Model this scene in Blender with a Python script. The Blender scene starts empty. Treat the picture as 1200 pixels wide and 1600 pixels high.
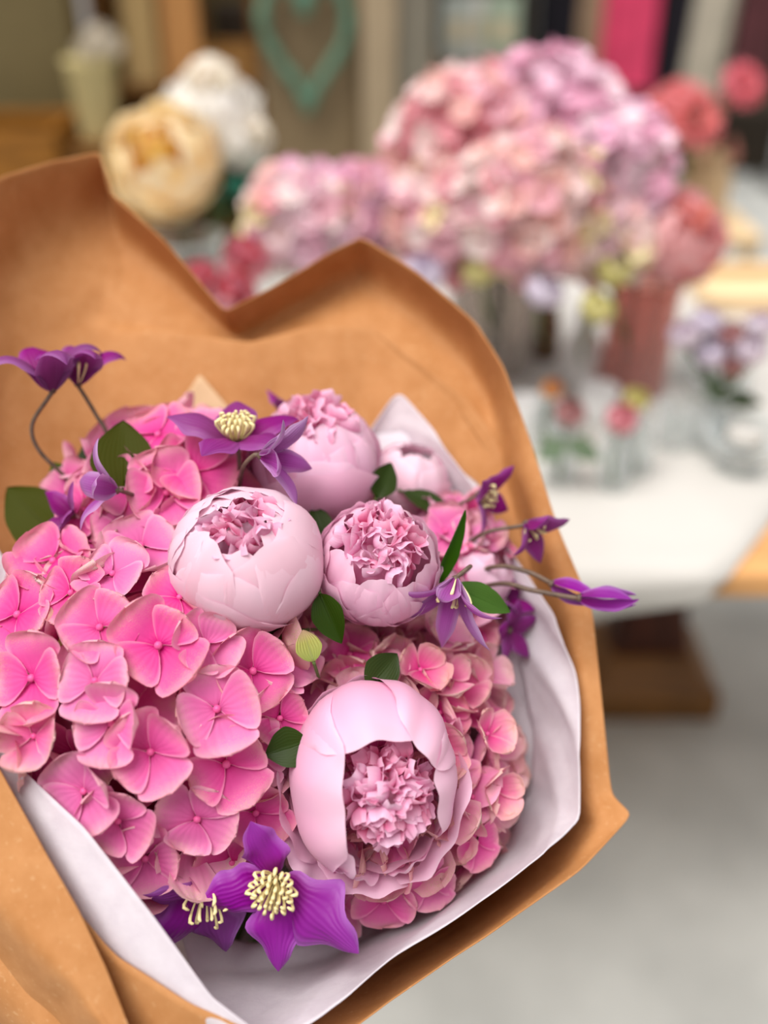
import bpy, math, random
import numpy as np
from mathutils import Vector, Matrix, Quaternion
S = bpy.context.scene
COL = S.collection
rnd = random.Random(11)
PI = math.pi
# ------------------------------------------------------------------ camera, light, exposure
FPX = 1500.0
CAM = Vector((0, 0, 1.40))
PITCH = math.radians(33.7)
cam_data = bpy.data.cameras.new('camera')
cam_data.sensor_fit = 'VERTICAL'; cam_data.sensor_height = 36.0; cam_data.sensor_width = 27.0
cam_data.lens = FPX / 1600 * 36.0
cam_data.clip_start = 0.02; cam_data.clip_end = 60
cam_data.dof.use_dof = True
cam_data.dof.focus_distance = 0.445
cam_data.dof.aperture_fstop = 2.35
cam_data.dof.aperture_blades = 0
cam = bpy.data.objects.new('camera', cam_data); COL.objects.link(cam)
cam.location = CAM; cam.rotation_euler = (PI/2 - PITCH, 0, 0)
S.camera = cam
world = bpy.data.worlds.new('sky'); S.world = world; world.use_nodes = True
wn = world.node_tree.nodes; wl = world.node_tree.links
bgn = wn['Background']
tc = wn.new('ShaderNodeTexCoord'); sx = wn.new('ShaderNodeSeparateXYZ'); rp = wn.new('ShaderNodeValToRGB')
wl.new(tc.outputs['Generated'], sx.inputs[0]); wl.new(sx.outputs['Z'], rp.inputs[0]); wl.new(rp.outputs[0], bgn.inputs[0])
rp.color_ramp.elements[0].position = 0.0; rp.color_ramp.elements[0].color = (0.34, 0.31, 0.28, 1)
rp.color_ramp.elements[1].position = 0.9; rp.color_ramp.elements[1].color = (1.0, 0.99, 1.0, 1)
bgn.inputs[1].default_value = 0.72
sun_d = bpy.data.lights.new('sun', 'SUN'); sun_d.energy = 3.0; sun_d.angle = math.radians(42); sun_d.color = (1, 0.965, 0.93)
sun = bpy.data.objects.new('sun', sun_d); COL.objects.link(sun)
sun.rotation_euler = Vector((-0.32, -0.27, 1.0)).to_track_quat('Z', 'Y').to_euler()
vs = S.view_settings
vs.view_transform = 'Standard'; vs.look = 'None'; vs.exposure = 0.44; vs.gamma = 1.0; vs.use_curve_mapping = False

# ------------------------------------------------------------------ frame helpers: points of the place seen at a pixel
RX = Vector((1, 0, 0)); UP = Vector((0, math.sin(PITCH), math.cos(PITCH))); BK = Vector((0, -math.cos(PITCH), math.sin(PITCH)))
def ray(px, py): return RX*((px-600)/FPX) + UP*((800-py)/FPX) - BK
def P(px, py, d): return CAM + ray(px, py)*d                       # d = depth along the optical axis
def G(px, py, z=0.0): r = ray(px, py); return CAM + r*((z-CAM.z)/r.z)
def W(px, py, y): r = ray(px, py); return CAM + r*((y-CAM.y)/r.y)
def view_y(q): r = q-CAM; return 800+FPX*r.dot(UP)/r.dot(BK)
def cv(x, y, z): return (RX*x + UP*y + BK*z).normalized()          # direction: right, up in view, toward the viewer
def frame(z, hint=Vector((0, 0, 1)), roll=0.0):
    z = z.normalized(); x = hint.cross(z)
    if x.length < 1e-4: x = Vector((1, 0, 0)).cross(z)
    x.normalize(); y = z.cross(x)
    m = Matrix((x, y, z)).transposed()
    return m @ Matrix.Rotation(roll, 3, 'Z')

# ------------------------------------------------------------------ mesh helpers
class MB:
    def __init__(s): s.v = []; s.f = []; s.uv = []
    def grid(s, X, UV=None, closed=False):
        X = np.asarray(X); nv, nu = X.shape[:2]; b = len(s.v)
        s.v.extend(X.reshape(-1, 3).tolist())
        if UV is None:
            U, V = np.meshgrid(np.linspace(0, 1, nu), np.linspace(0, 1, nv)); UV = np.stack([U, V], -1)
        s.uv.extend(UV.reshape(-1, 2).tolist())
        for j in range(nv-1):
            for i in range(nu if closed else nu-1):
                i2 = (i+1) % nu
                s.f.append((b+j*nu+i, b+j*nu+i2, b+(j+1)*nu+i2, b+(j+1)*nu+i))
        return s
    def tube(s, pts, rad, seg=8, cap=True):
        pts = [Vector(p) for p in pts]; n = len(pts)
        rad = rad if hasattr(rad, '__len__') else [rad]*n
        t0 = (pts[1]-pts[0]).normalized(); nrm = t0.orthogonal().normalized(); rows = []
        for k in range(n):
            t = (pts[min(k+1, n-1)] - pts[max(k-1, 0)]).normalized()
            nrm = (nrm - t*nrm.dot(t)).normalized(); bn = t.cross(nrm)
            rows.append([pts[k] + (nrm*math.cos(a)+bn*math.sin(a))*rad[k] for a in (2*PI*i/seg for i in range(seg))])
        if cap:
            rows = [[pts[0]]*seg] + rows + [[pts[-1]]*seg]
        return s.grid(np.array([[tuple(p) for p in r] for r in rows]), closed=True)
    def lathe(s, prof, seg=32, c=(0, 0, 0)):
        a = np.linspace(0, 2*PI, seg, endpoint=False)
        X = np.array([[(c[0]+r*math.cos(t), c[1]+r*math.sin(t), c[2]+z) for t in a] for r, z in prof])
        return s.grid(X, closed=True)
    def ball(s, c, r, sc=(1, 1, 1), seg=14, rings=9):
        return s.lathe2(c, r, sc, seg, rings)
    def lathe2(s, c, r, sc, seg, rings):
        X = []
        for j in range(rings+1):
            th = PI*j/rings
            X.append([(c[0]+r*sc[0]*math.sin(th)*math.cos(2*PI*i/seg), c[1]+r*sc[1]*math.sin(th)*math.sin(2*PI*i/seg), c[2]-r*sc[2]*math.cos(th)) for i in range(seg)])
        return s.grid(np.array(X), closed=True)
    def box(s, lo, hi):
        b = len(s.v); x0, y0, z0 = lo; x1, y1, z1 = hi
        s.v.extend([(x0,y0,z0),(x1,y0,z0),(x1,y1,z0),(x0,y1,z0),(x0,y0,z1),(x1,y0,z1),(x1,y1,z1),(x0,y1,z1)])
        s.uv.extend([(0,0)]*8)
        for f in ((0,3,2,1),(4,5,6,7),(0,1,5,4),(1,2,6,5),(2,3,7,6),(3,0,4,7)): s.f.append(tuple(b+i for i in f))
        return s
    def mesh(s, name, mat, smooth=True):
        me = bpy.data.meshes.new(name); me.from_pydata([tuple(v) for v in s.v], [], s.f)
        uvl = me.uv_layers.new(name='UVMap')
        vi = np.empty(len(me.loops), dtype=np.int32); me.loops.foreach_get('vertex_index', vi)
        uvl.data.foreach_set('uv', np.array(s.uv, dtype=np.float32)[vi].ravel())
        if smooth: me.polygons.foreach_set('use_smooth', [True]*len(me.polygons))
        if mat: me.materials.append(mat)
        me.update(); return me
    def obj(s, name, mat, parent=None, smooth=True, bevel=0, solid=0):
        return link(name, s.mesh(name, mat, smooth), parent, bevel=bevel, solid=solid)
def link(name, me, parent=None, mat4=None, bevel=0, solid=0):
    o = bpy.data.objects.new(name, me); COL.objects.link(o)
    if parent: o.parent = parent
    if mat4 is not None: o.matrix_basis = mat4
    if bevel:
        b = o.modifiers.new('b', 'BEVEL'); b.width = bevel; b.segments = 2; b.limit_method = 'ANGLE'
    if solid:
        b = o.modifiers.new('s', 'SOLIDIFY'); b.thickness = solid; b.offset = 0
    return o
def tag(o, label=None, cat=None, group=None, kind=None):
    if label: o['label'] = label
    if cat: o['category'] = cat
    if group: o['group'] = group
    if kind: o['kind'] = kind
    return o
def thing(name, label, cat, loc, rot=None, group=None):
    o = bpy.data.objects.new(name, None); COL.objects.link(o); o.empty_display_size = 0.02
    m = (rot if rot is not None else Matrix.Identity(3)).to_4x4(); m.translation = loc
    o.matrix_basis = m
    return tag(o, label, cat, group)
def loc_of(o, p): return o.matrix_basis.inverted() @ p              # a world point in a thing's own coordinates
def spline(pts, n=24):
    pts = [Vector(p) for p in pts]; out = []; m = len(pts)-1
    for k in range(n+1):
        t = k/n*m; i = min(int(t), m-1); f = t-i
        p0 = pts[max(i-1, 0)]; p1 = pts[i]; p2 = pts[i+1]; p3 = pts[min(i+2, m)]
        out.append(0.5*((2*p1)+(p2-p0)*f+(2*p0-5*p1+4*p2-p3)*f*f+(3*p1-p0-3*p2+p3)*f**3))
    return out

# ------------------------------------------------------------------ materials
def ramp_node(nt, stops, interp='LINEAR'):
    r = nt.nodes.new('ShaderNodeValToRGB'); r.color_ramp.interpolation = interp
    e = r.color_ramp.elements
    while len(e) < len(stops): e.new(0.5)
    for k, (p, c) in enumerate(stops): e[k].position = p; e[k].color = (*c, 1)
    return r
def simple(name, col, rough=0.6, noise=0.0, scale=20, spec=0.3, metal=0, trans=0, bump=0, stretch=None, col2=None):
    m = bpy.data.materials.new(name); m.use_nodes = True; nt = m.node_tree; b = nt.nodes['Principled BSDF']
    b.inputs['Base Color'].default_value = (*col, 1); b.inputs['Roughness'].default_value = rough
    b.inputs['Specular IOR Level'].default_value = spec; b.inputs['Metallic'].default_value = metal
    b.inputs['Transmission Weight'].default_value = trans
    if noise or col2 or bump:
        t = nt.nodes.new('ShaderNodeTexCoord'); mp = nt.nodes.new('ShaderNodeMapping'); n = nt.nodes.new('ShaderNodeTexNoise')
        n.inputs['Scale'].default_value = scale; n.inputs['Detail'].default_value = 6
        if stretch: mp.inputs['Scale'].default_value = stretch
        nt.links.new(t.outputs['Object'], mp.inputs[0]); nt.links.new(mp.outputs[0], n.inputs['Vector'])
        c2 = col2 or tuple(max(0, c*(1-noise)) for c in col); c1 = col if col2 else tuple(min(1, c*(1+noise*0.6)) for c in col)
        r = ramp_node(nt, [(0.35, c2), (0.65, c1)]); nt.links.new(n.outputs['Fac'], r.inputs[0]); nt.links.new(r.outputs[0], b.inputs['Base Color'])
        if bump:
            bp = nt.nodes.new('ShaderNodeBump'); bp.inputs['Strength'].default_value = bump; bp.inputs['Distance'].default_value = 0.002
            nt.links.new(n.outputs['Fac'], bp.inputs['Height']); nt.links.new(bp.outputs[0], b.inputs['Normal'])
    return m
def petal_mat(name, along, tint=None, transl=0.3, rough=0.55, veins=0, vein_bump=0.3, patch=None, patch_amt=0.5, across=None, sheen=0.0, vary=0.08, pick=None):
    """petal colour runs along the petal (V), may pale toward its sides (U), with blotches of an own colour"""
    m = bpy.data.materials.new(name); m.use_nodes = True; nt = m.node_tree; N = nt.nodes; L = nt.links
    b = N['Principled BSDF']; out = N['Material Output']
    uv = N.new('ShaderNodeUVMap'); sp = N.new('ShaderNodeSeparateXYZ'); L.new(uv.outputs[0], sp.inputs[0])
    r = ramp_node(nt, along); L.new(sp.outputs['Y'], r.inputs[0]); col = r.outputs[0]
    oi = N.new('ShaderNodeObjectInfo')
    if pick:                                                         # whole florets of other colours
        pr = ramp_node(nt, pick, 'CONSTANT'); L.new(oi.outputs['Random'], pr.inputs[0])
        mx = N.new('ShaderNodeMixRGB'); mx.inputs[0].default_value = 0.8; L.new(col, mx.inputs[1]); L.new(pr.outputs[0], mx.inputs[2]); col = mx.outputs[0]
    if across:
        a = N.new('ShaderNodeMath'); a.operation = 'SUBTRACT'; a.inputs[1].default_value = 0.5; L.new(sp.outputs['X'], a.inputs[0])
        ab = N.new('ShaderNodeMath'); ab.operation = 'ABSOLUTE'; L.new(a.outputs[0], ab.inputs[0])
        mr = N.new('ShaderNodeMapRange'); mr.inputs[1].default_value = across[1]; mr.inputs[2].default_value = 0.5; L.new(ab.outputs[0], mr.inputs[0])
        mm = N.new('ShaderNodeMath'); mm.operation = 'MULTIPLY'; mm.inputs[1].default_value = across[2]; L.new(mr.outputs[0], mm.inputs[0])
        mx = N.new('ShaderNodeMixRGB'); L.new(mm.outputs[0], mx.inputs[0]); L.new(col, mx.inputs[1]); mx.inputs[2].default_value = (*across[0], 1); col = mx.outputs[0]
    tco = N.new('ShaderNodeTexCoord')
    if patch:
        nz = N.new('ShaderNodeTexNoise'); nz.inputs['Scale'].default_value = 55; nz.inputs['Detail'].default_value = 3
        ad = N.new('ShaderNodeVectorMath'); ad.operation = 'ADD'; L.new(tco.outputs['Object'], ad.inputs[0]); L.new(oi.outputs['Location'], ad.inputs[1])
        L.new(ad.outputs[0], nz.inputs['Vector'])
        mr = N.new('ShaderNodeMapRange'); mr.inputs[1].default_value = 0.46; mr.inputs[2].default_value = 0.68; L.new(nz.outputs['Fac'], mr.inputs[0])
        e = N.new('ShaderNodeMapRange'); e.inputs[1].default_value = 0.45; e.inputs[2].default_value = 1.0; L.new(sp.outputs['Y'], e.inputs[0])
        mu = N.new('ShaderNodeMath'); mu.operation = 'MULTIPLY'; L.new(mr.outputs[0], mu.inputs[0]); L.new(e.outputs[0], mu.inputs[1])
        m2 = N.new('ShaderNodeMath'); m2.operation = 'MULTIPLY'; m2.inputs[1].default_value = patch_amt; L.new(mu.outputs[0], m2.inputs[0])
        mx = N.new('ShaderNodeMixRGB'); L.new(m2.outputs[0], mx.inputs[0]); L.new(col, mx.inputs[1]); mx.inputs[2].default_value = (*patch, 1); col = mx.outputs[0]
    if vary:
        hs = N.new('ShaderNodeHueSaturation'); mr = N.new('ShaderNodeMapRange'); mr.inputs[3].default_value = 1-vary; mr.inputs[4].default_value = 1+vary
        L.new(oi.outputs['Random'], mr.inputs[0]); L.new(mr.outputs[0], hs.inputs['Saturation']); L.new(col, hs.inputs['Color'])
        mr2 = N.new('ShaderNodeMapRange'); mr2.inputs[3].default_value = 0.5-vary*0.06; mr2.inputs[4].default_value = 0.5+vary*0.1; L.new(oi.outputs['Random'], mr2.inputs[0]); L.new(mr2.outputs[0], hs.inputs['Hue'])
        col = hs.outputs[0]
    L.new(col, b.inputs['Base Color']); b.inputs['Roughness'].default_value = rough; b.inputs['Specular IOR Level'].default_value = 0.25
    b.inputs['Sheen Weight'].default_value = sheen
    if veins:
        wv = N.new('ShaderNodeTexWave'); wv.bands_direction = 'X'; wv.inputs['Scale'].default_value = veins; wv.inputs['Distortion'].default_value = 2.5; wv.inputs['Detail'].default_value = 2
        L.new(uv.outputs[0], wv.inputs['Vector'])
        bp = N.new('ShaderNodeBump'); bp.inputs['Strength'].default_value = vein_bump; bp.inputs['Distance'].default_value = 0.0006
        L.new(wv.outputs['Fac'], bp.inputs['Height']); L.new(bp.outputs[0], b.inputs['Normal'])
    tr = N.new('ShaderNodeBsdfTranslucent'); L.new(col, tr.inputs['Color'])
    ms = N.new('ShaderNodeMixShader'); ms.inputs[0].default_value = transl
    L.new(b.outputs[0], ms.inputs[1]); L.new(tr.outputs[0], ms.inputs[2]); L.new(ms.outputs[0], out.inputs['Surface'])
    return m
def paper_mat(name, c1, c2, transl, rough=0.7, fleck=None, scale=60, bump=0.25):
    m = bpy.data.materials.new(name); m.use_nodes = True; nt = m.node_tree; N = nt.nodes; L = nt.links
    b = N['Principled BSDF']; t = N.new('ShaderNodeTexCoord')
    n1 = N.new('ShaderNodeTexNoise'); n1.inputs['Scale'].default_value = scale; n1.inputs['Detail'].default_value = 8; n1.inputs['Roughness'].default_value = 0.65
    L.new(t.outputs['Object'], n1.inputs['Vector']); r = ramp_node(nt, [(0.3, c2), (0.7, c1)]); L.new(n1.outputs['Fac'], r.inputs[0]); col = r.outputs[0]
    if fleck:
        n2 = N.new('ShaderNodeTexNoise'); n2.inputs['Scale'].default_value = 420; n2.inputs['Detail'].default_value = 3; L.new(t.outputs['Object'], n2.inputs['Vector'])
        mr = N.new('ShaderNodeMapRange'); mr.inputs[1].default_value = 0.6; mr.inputs[2].default_value = 0.75; mr.inputs[4].default_value = 0.5; L.new(n2.outputs['Fac'], mr.inputs[0])
        mx = N.new('ShaderNodeMixRGB'); L.new(mr.outputs[0], mx.inputs[0]); L.new(col, mx.inputs[1]); mx.inputs[2].default_value = (*fleck, 1); col = mx.outputs[0]
    L.new(col, b.inputs['Base Color']); b.inputs['Roughness'].default_value = rough; b.inputs['Specular IOR Level'].default_value = 0.3
    bp = N.new('ShaderNodeBump'); bp.inputs['Strength'].default_value = bump; bp.inputs['Distance'].default_value = 0.001; L.new(n1.outputs['Fac'], bp.inputs['Height']); L.new(bp.outputs[0], b.inputs['Normal'])
    tr = N.new('ShaderNodeBsdfTranslucent'); L.new(col, tr.inputs['Color'])
    ms = N.new('ShaderNodeMixShader'); ms.inputs[0].default_value = transl
    L.new(b.outputs[0], ms.inputs[1]); L.new(tr.outputs[0], ms.inputs[2]); L.new(ms.outputs[0], N['Material Output'].inputs['Surface'])
    return m
M = {}
M['hydrangea'] = petal_mat('hydrangea_pink', [(0, (0.55, 0.03, 0.21)), (0.2, (0.70, 0.095, 0.34)), (0.7, (0.76, 0.155, 0.42)), (1.0, (0.82, 0.36, 0.50))], veins=2.2, vein_bump=0.16, patch=(0.70, 0.52, 0.30), patch_amt=0.7, across=((0.88, 0.42, 0.58), 0.40, 0.6), vary=0.11, transl=0.22)
M['hydrangea_old'] = petal_mat('hydrangea_dusty', [(0, (0.60, 0.05, 0.24)), (0.3, (0.76, 0.14, 0.36)), (0.75, (0.80, 0.26, 0.46)), (1.0, (0.84, 0.46, 0.54))], veins=2.2, vein_bump=0.15, patch=(0.60, 0.50, 0.20), patch_amt=0.95, across=((0.86, 0.50, 0.57), 0.34, 0.7), vary=0.11, transl=0.22)
M['bead'] = simple('floret_bead', (0.72, 0.10, 0.30), 0.4)
M['peony'] = petal_mat('peony_blush', [(0, (0.84, 0.40, 0.56)), (0.35, (0.88, 0.46, 0.65)), (0.8, (0.91, 0.54, 0.73)), (1.0, (0.94, 0.64, 0.79))], veins=2.6, vein_bump=0.05, transl=0.32, rough=0.5, sheen=0.1, vary=0.10)
M['peony_light'] = petal_mat('peony_pale', [(0, (0.88, 0.48, 0.55)), (0.4, (0.88, 0.55, 0.65)), (0.8, (0.90, 0.60, 0.72)), (1.0, (0.93, 0.68, 0.79))], veins=2.6, vein_bump=0.05, transl=0.28, rough=0.5, sheen=0.1, vary=0.10)
M['ruffle'] = petal_mat('peony_core_pink', [(0, (0.74, 0.18, 0.38)), (0.4, (0.84, 0.36, 0.58)), (1.0, (0.91, 0.56, 0.74))], veins=3, vein_bump=0.1, transl=0.35, vary=0.25)
M['clematis'] = petal_mat('clematis_purple', [(0, (0.17, 0.010, 0.11)), (0.5, (0.24, 0.018, 0.19)), (1.0, (0.24, 0.03, 0.22))], veins=3.2, vein_bump=0.25, transl=0.28, across=((0.40, 0.13, 0.42), 0.28, 0.55), vary=0.15, rough=0.45)
M['clematis_bright'] = petal_mat('clematis_bright', [(0, (0.22, 0.015, 0.18)), (0.4, (0.27, 0.026, 0.30)), (1.0, (0.28, 0.05, 0.34))], veins=3.2, vein_bump=0.3, transl=0.3, across=((0.46, 0.20, 0.58), 0.30, 0.6), vary=0.1, rough=0.45)
M['clematis_pale'] = petal_mat('clematis_violet', [(0, (0.24, 0.02, 0.18)), (0.4, (0.34, 0.07, 0.34)), (1.0, (0.40, 0.17, 0.44))], veins=3.2, vein_bump=0.25, transl=0.28, across=((0.58, 0.36, 0.62), 0.24, 0.7), vary=0.15, rough=0.45)
M['stamen'] = simple('stamen_cream', (0.85, 0.74, 0.38), 0.5)
M['stem'] = simple('stem_brown_green', (0.13, 0.085, 0.06), 0.5, 0.3, 200)
M['stem_green'] = simple('stem_green', (0.09, 0.14, 0.035), 0.5, 0.3, 60)
M['leaf'] = petal_mat('leaf_dark_green', [(0, (0.026, 0.046, 0.006)), (1, (0.022, 0.040, 0.006))], veins=4, vein_bump=0.12, transl=0.12, rough=0.35, vary=0.1)
M['leaf_bright'] = petal_mat('leaf_fresh_green', [(0, (0.045, 0.12, 0.010)), (1, (0.040, 0.11, 0.010))], veins=4, vein_bump=0.12, transl=0.2, rough=0.35)
M['leaf_olive'] = petal_mat('leaf_olive_green', [(0, (0.052, 0.056, 0.004)), (1, (0.044, 0.050, 0.003))], veins=4, vein_bump=0.12, transl=0.15, rough=0.6)
for k in ('leaf', 'leaf_bright', 'leaf_olive'): M[k].node_tree.nodes['Principled BSDF'].inputs['Specular IOR Level'].default_value = 0.10
M['bract'] = petal_mat('bract_lime', [(0, (0.30, 0.36, 0.10)), (0.6, (0.42, 0.42, 0.12)), (1, (0.62, 0.40, 0.28))], veins=3, vein_bump=0.5, transl=0.25)
M['kraft'] = paper_mat('kraft_paper', (0.60, 0.285, 0.108), (0.50, 0.215, 0.068), 0.20, fleck=(0.72, 0.44, 0.22))
M['kraft_pale'] = paper_mat('kraft_pale', (0.72, 0.50, 0.30), (0.66, 0.44, 0.25), 0.2)
M['tissue'] = paper_mat('tissue_white', (0.84, 0.79, 0.83), (0.76, 0.70, 0.75), 0.35, rough=0.6, scale=90, bump=0.5)
M['cello'] = simple('cellophane', (0.75, 0.78, 0.8), 0.15, spec=0.6, trans=0.85)

# ------------------------------------------------------------------ setting: floor, shop front behind the table
M['floor'] = simple('grey_stone_floor', (0.42, 0.425, 0.40), 0.7, noise=0.14, scale=5, bump=0.1)
M['khaki'] = simple('khaki_paint', (0.17, 0.13, 0.055), 0.5, 0.1, 4)
M['taupe'] = simple('taupe_paint', (0.23, 0.165, 0.09), 0.5, 0.1, 4)
M['jamb'] = simple('jamb_beige', (0.40, 0.31, 0.20), 0.5, 0.1, 4)
M['jamb_grey'] = simple('jamb_grey', (0.22, 0.20, 0.155), 0.5, 0.1, 4)
M['dark'] = simple('shop_dark', (0.035, 0.024, 0.014), 0.7, 0.3, 5)  # shade of the shop interior put into the colour; no ceiling darkens it
M['wood'] = simple('shelf_wood', (0.34, 0.17, 0.045), 0.5, 0.35, 8, stretch=(1, 6, 6))
M['wood_orange'] = simple('crate_wood', (0.30, 0.12, 0.015), 0.5, 0.35, 8, stretch=(1, 6, 6))
M['wood_dark'] = simple('dark_wood', (0.055, 0.012, 0.004), 0.5, 0.5, 8, stretch=(6, 6, 1))
M['wood_mid'] = simple('brown_wood', (0.17, 0.075, 0.018), 0.45, 0.4, 8, stretch=(1, 6, 6))
M['wood_table'] = simple('table_wood', (0.62, 0.32, 0.12), 0.45, 0.25, 8, stretch=(1, 8, 8))
M['wood_pale'] = simple('pale_wood', (0.78, 0.58, 0.34), 0.5, 0.2, 8, stretch=(1, 6, 6))
M['cloth'] = simple('white_table_paper', (0.53, 0.51, 0.475), 0.7, noise=0.06, scale=6, bump=0.1)
M['white'] = simple('white_ceramic', (0.82, 0.81, 0.80), 0.35)
M['cream'] = simple('cream_enamel', (0.62, 0.52, 0.25), 0.4, 0.08, 5)
M['teal'] = simple('teal_felt', (0.11, 0.23, 0.155), 0.7, 0.25, 40)
M['teal_bright'] = simple('teal_ribbon', (0.02, 0.20, 0.13), 0.5, 0.2, 30)
def glass(name, tint, haze):
    """thin blown glass: clear face on, mirror-like at grazing angles, with a little body"""
    m = bpy.data.materials.new(name); m.use_nodes = True; nt = m.node_tree; N = nt.nodes; L = nt.links
    b = N['Principled BSDF']; b.inputs['Base Color'].default_value = (*tint, 1); b.inputs['Roughness'].default_value = 0.06
    t = N.new('ShaderNodeBsdfTransparent'); t.inputs['Color'].default_value = (*tint, 1)
    lw = N.new('ShaderNodeLayerWeight'); lw.inputs['Blend'].default_value = 0.25
    mr = N.new('ShaderNodeMapRange'); mr.inputs[3].default_value = haze; mr.inputs[4].default_value = 0.75; L.new(lw.outputs['Facing'], mr.inputs[0])
    x = N.new('ShaderNodeMixShader'); L.new(mr.outputs[0], x.inputs[0]); L.new(t.outputs[0], x.inputs[1]); L.new(b.outputs[0], x.inputs[2])
    L.new(x.outputs[0], N['Material Output'].inputs['Surface']); return m
M['glass'] = glass('clear_glass', (0.93, 0.95, 0.95), 0.05)
M['glass_grey'] = glass('smoky_glass', (0.78, 0.74, 0.71), 0.10)
M['glass_pink'] = glass('rose_glass', (0.88, 0.60, 0.56), 0.16)
M['pink_cloth'] = simple('pink_cloth', (0.82, 0.07, 0.17), 0.8, 0.15, 8)
M['black_cloth'] = simple('black_cloth', (0.012, 0.010, 0.016), 0.9)
M['tan_cloth'] = simple('tan_cloth', (0.42, 0.28, 0.18), 0.85, 0.15, 8)
M['white_cloth'] = simple('pale_cloth', (0.50, 0.45, 0.36), 0.85, 0.12, 8)
M['plum_cloth'] = simple('plum_cloth', (0.10, 0.03, 0.035), 0.85, 0.2, 8)
M['metal'] = simple('rail_metal', (0.4, 0.4, 0.4), 0.3, metal=1)
def structure(name, lo, hi, mat, bevel=0, parent=None):
    o = MB().box(lo, hi).obj(name, mat, parent, smooth=False, bevel=bevel)
    if parent is None: o['kind'] = 'structure'
    return o
structure('floor', (-6, -2.5, -0.05), (6, 9, 0), M['floor'])
FY = 3.0                                                             # plane of the left shop front
def X(px, y=FY, py=100): return W(px, py, y).x
structure('wall_left', (-3.0, FY, 0), (X(-60), FY+0.12, 2.6), M['khaki'])
structure('door_1', (X(-60), FY+0.02, 0), (X(112), FY+0.07, 2.4), M['khaki'], 0.01)
structure('trim_1', (X(108), FY-0.02, 0), (X(122), FY+0.1, 2.6), M['khaki'], 0.005)
d2 = structure('door_2', (X(408), FY, 0), (X(572), FY+0.05, 2.4), M['taupe'], 0.01)
structure('door_panel', (X(425), FY-0.012, 0.1), (X(556), FY+0.001, 2.2), M['taupe'], 0.008, parent=d2)
structure('trim_2', (X(566), FY-0.06, 0), (X(620), FY+0.12, 2.6), M['jamb'], 0.012)
structure('trim_3', (X(617), FY-0.03, 0), (X(676), FY+0.14, 2.6), M['jamb_grey'], 0.012)
structure('wall_back', (X(122)-0.1, 4.1, 0), (X(566), 4.2, 2.6), M['dark'])
structure('wall_rear', (X(640), 6.3, 0), (4.6, 6.4, 2.6), M['dark'])
structure('wall_middle', (X(655), FY+0.14, 0), (X(668), 6.3, 2.6), M['jamb_grey'])

# ------------------------------------------------------------------ shop furniture and goods far behind
def planks(mb, x0, x1, y0, y1, z0, z1, n):
    h = (z1-z0)/n
    for k in range(n): mb.box((x0, y0, z0+k*h+0.002), (x1, y1, z0+(k+1)*h-0.002))
# long counter shelf between the khaki and taupe doors
cz = W(250, 118, 3.35).z
sh = thing('shelf_unit', 'brown wooden shelf unit in the gap between the khaki and taupe doors', 'shelf', Vector((0, 0, 0)))
MB().box((X(128), 3.15, cz-0.03), (X(400), 3.9, cz)).obj('shelf_board', M['wood_mid'], sh, smooth=False, bevel=0.004)
MB().box((X(128), 3.15, 0.35), (X(400), 3.9, 0.38)).obj('shelf_board', M['wood_mid'], sh, smooth=False, bevel=0.004)
for x in (X(128), X(400)-0.03): MB().box((x, 3.15, 0), (x+0.03, 3.9, 2.0)).obj('side_panel', M['wood_mid'], sh, smooth=False, bevel=0.004)
MB().box((X(128), 3.87, 0), (X(400), 3.9, 2.0)).obj('back_panel', M['khaki'], sh, smooth=False)
def bag(px0, px1, mat, label, h=0.36, y=3.3):
    a, b = W(px0, 90, y).x, W(px1, 90, y).x
    t = thing('paper_bag', label, 'bag', Vector(((a+b)/2, y, cz)), group='paper bags on the far shelf'); w = (b-a)/2
    mb = MB(); rows = []
    for k in range(9):
        f = k/8; d = 0.06*(1-0.55*f); ww = w*(1-0.04*f)
        rows.append([(-ww, -d, f*h), (0, -d*(1-0.3*f), f*h), (ww, -d, f*h), (ww*(1-0.25*math.sin(f*2)), 0, f*h), (ww, d, f*h), (0, d, f*h), (-ww, d, f*h), (-ww*(1-0.25*math.sin(f*2)), 0, f*h)])
    mb.grid(np.array(rows), closed=True).obj('bag_body', mat, t, smooth=False)
    MB().tube(spline([(-w*0.4, -0.02, h), (-w*0.3, -0.02, h+0.08), (w*0.3, -0.02, h+0.08), (w*0.4, -0.02, h)], 10), 0.004).obj('handle', mat, t)
bag(202, 252, simple('bag_cream', (0.66, 0.46, 0.20), 0.7), 'cream paper bag on the far brown shelf')
bag(262, 318, simple('bag_tan', (0.62, 0.30, 0.10), 0.7), 'tan brown paper bag on the far brown shelf')
# wooden box at the right end of the shelf
def crate(name, label, c, sx, sy, sz, mat, n=3, cat='crate'):
    t = thing(name, label, cat, c)
    for k, (lo, hi) in enumerate((((-sx, -sy, 0), (sx, -sy+0.012, sz)), ((-sx, sy-0.012, 0), (sx, sy, sz)), ((-sx, -sy+0.012, 0), (-sx+0.012, sy-0.012, sz)), ((sx-0.012, -sy+0.012, 0), (sx, sy-0.012, sz)))):
        mb = MB(); planks(mb, lo[0], hi[0], lo[1], hi[1], lo[2], hi[2], n); mb.obj('side_panel', mat, t, smooth=False, bevel=0.002)
    MB().box((-sx+0.012, -sy+0.012, 0), (sx-0.012, sy-0.012, 0.012)).obj('bottom_panel', mat, t, smooth=False)
    return t
p = W(365, 120, 3.28)
crate('wooden_box', 'small orange brown wooden box at the shelf end beside the taupe door', Vector((p.x, 3.28, cz)), 0.085, 0.10, 0.10, M['wood'])
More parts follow.
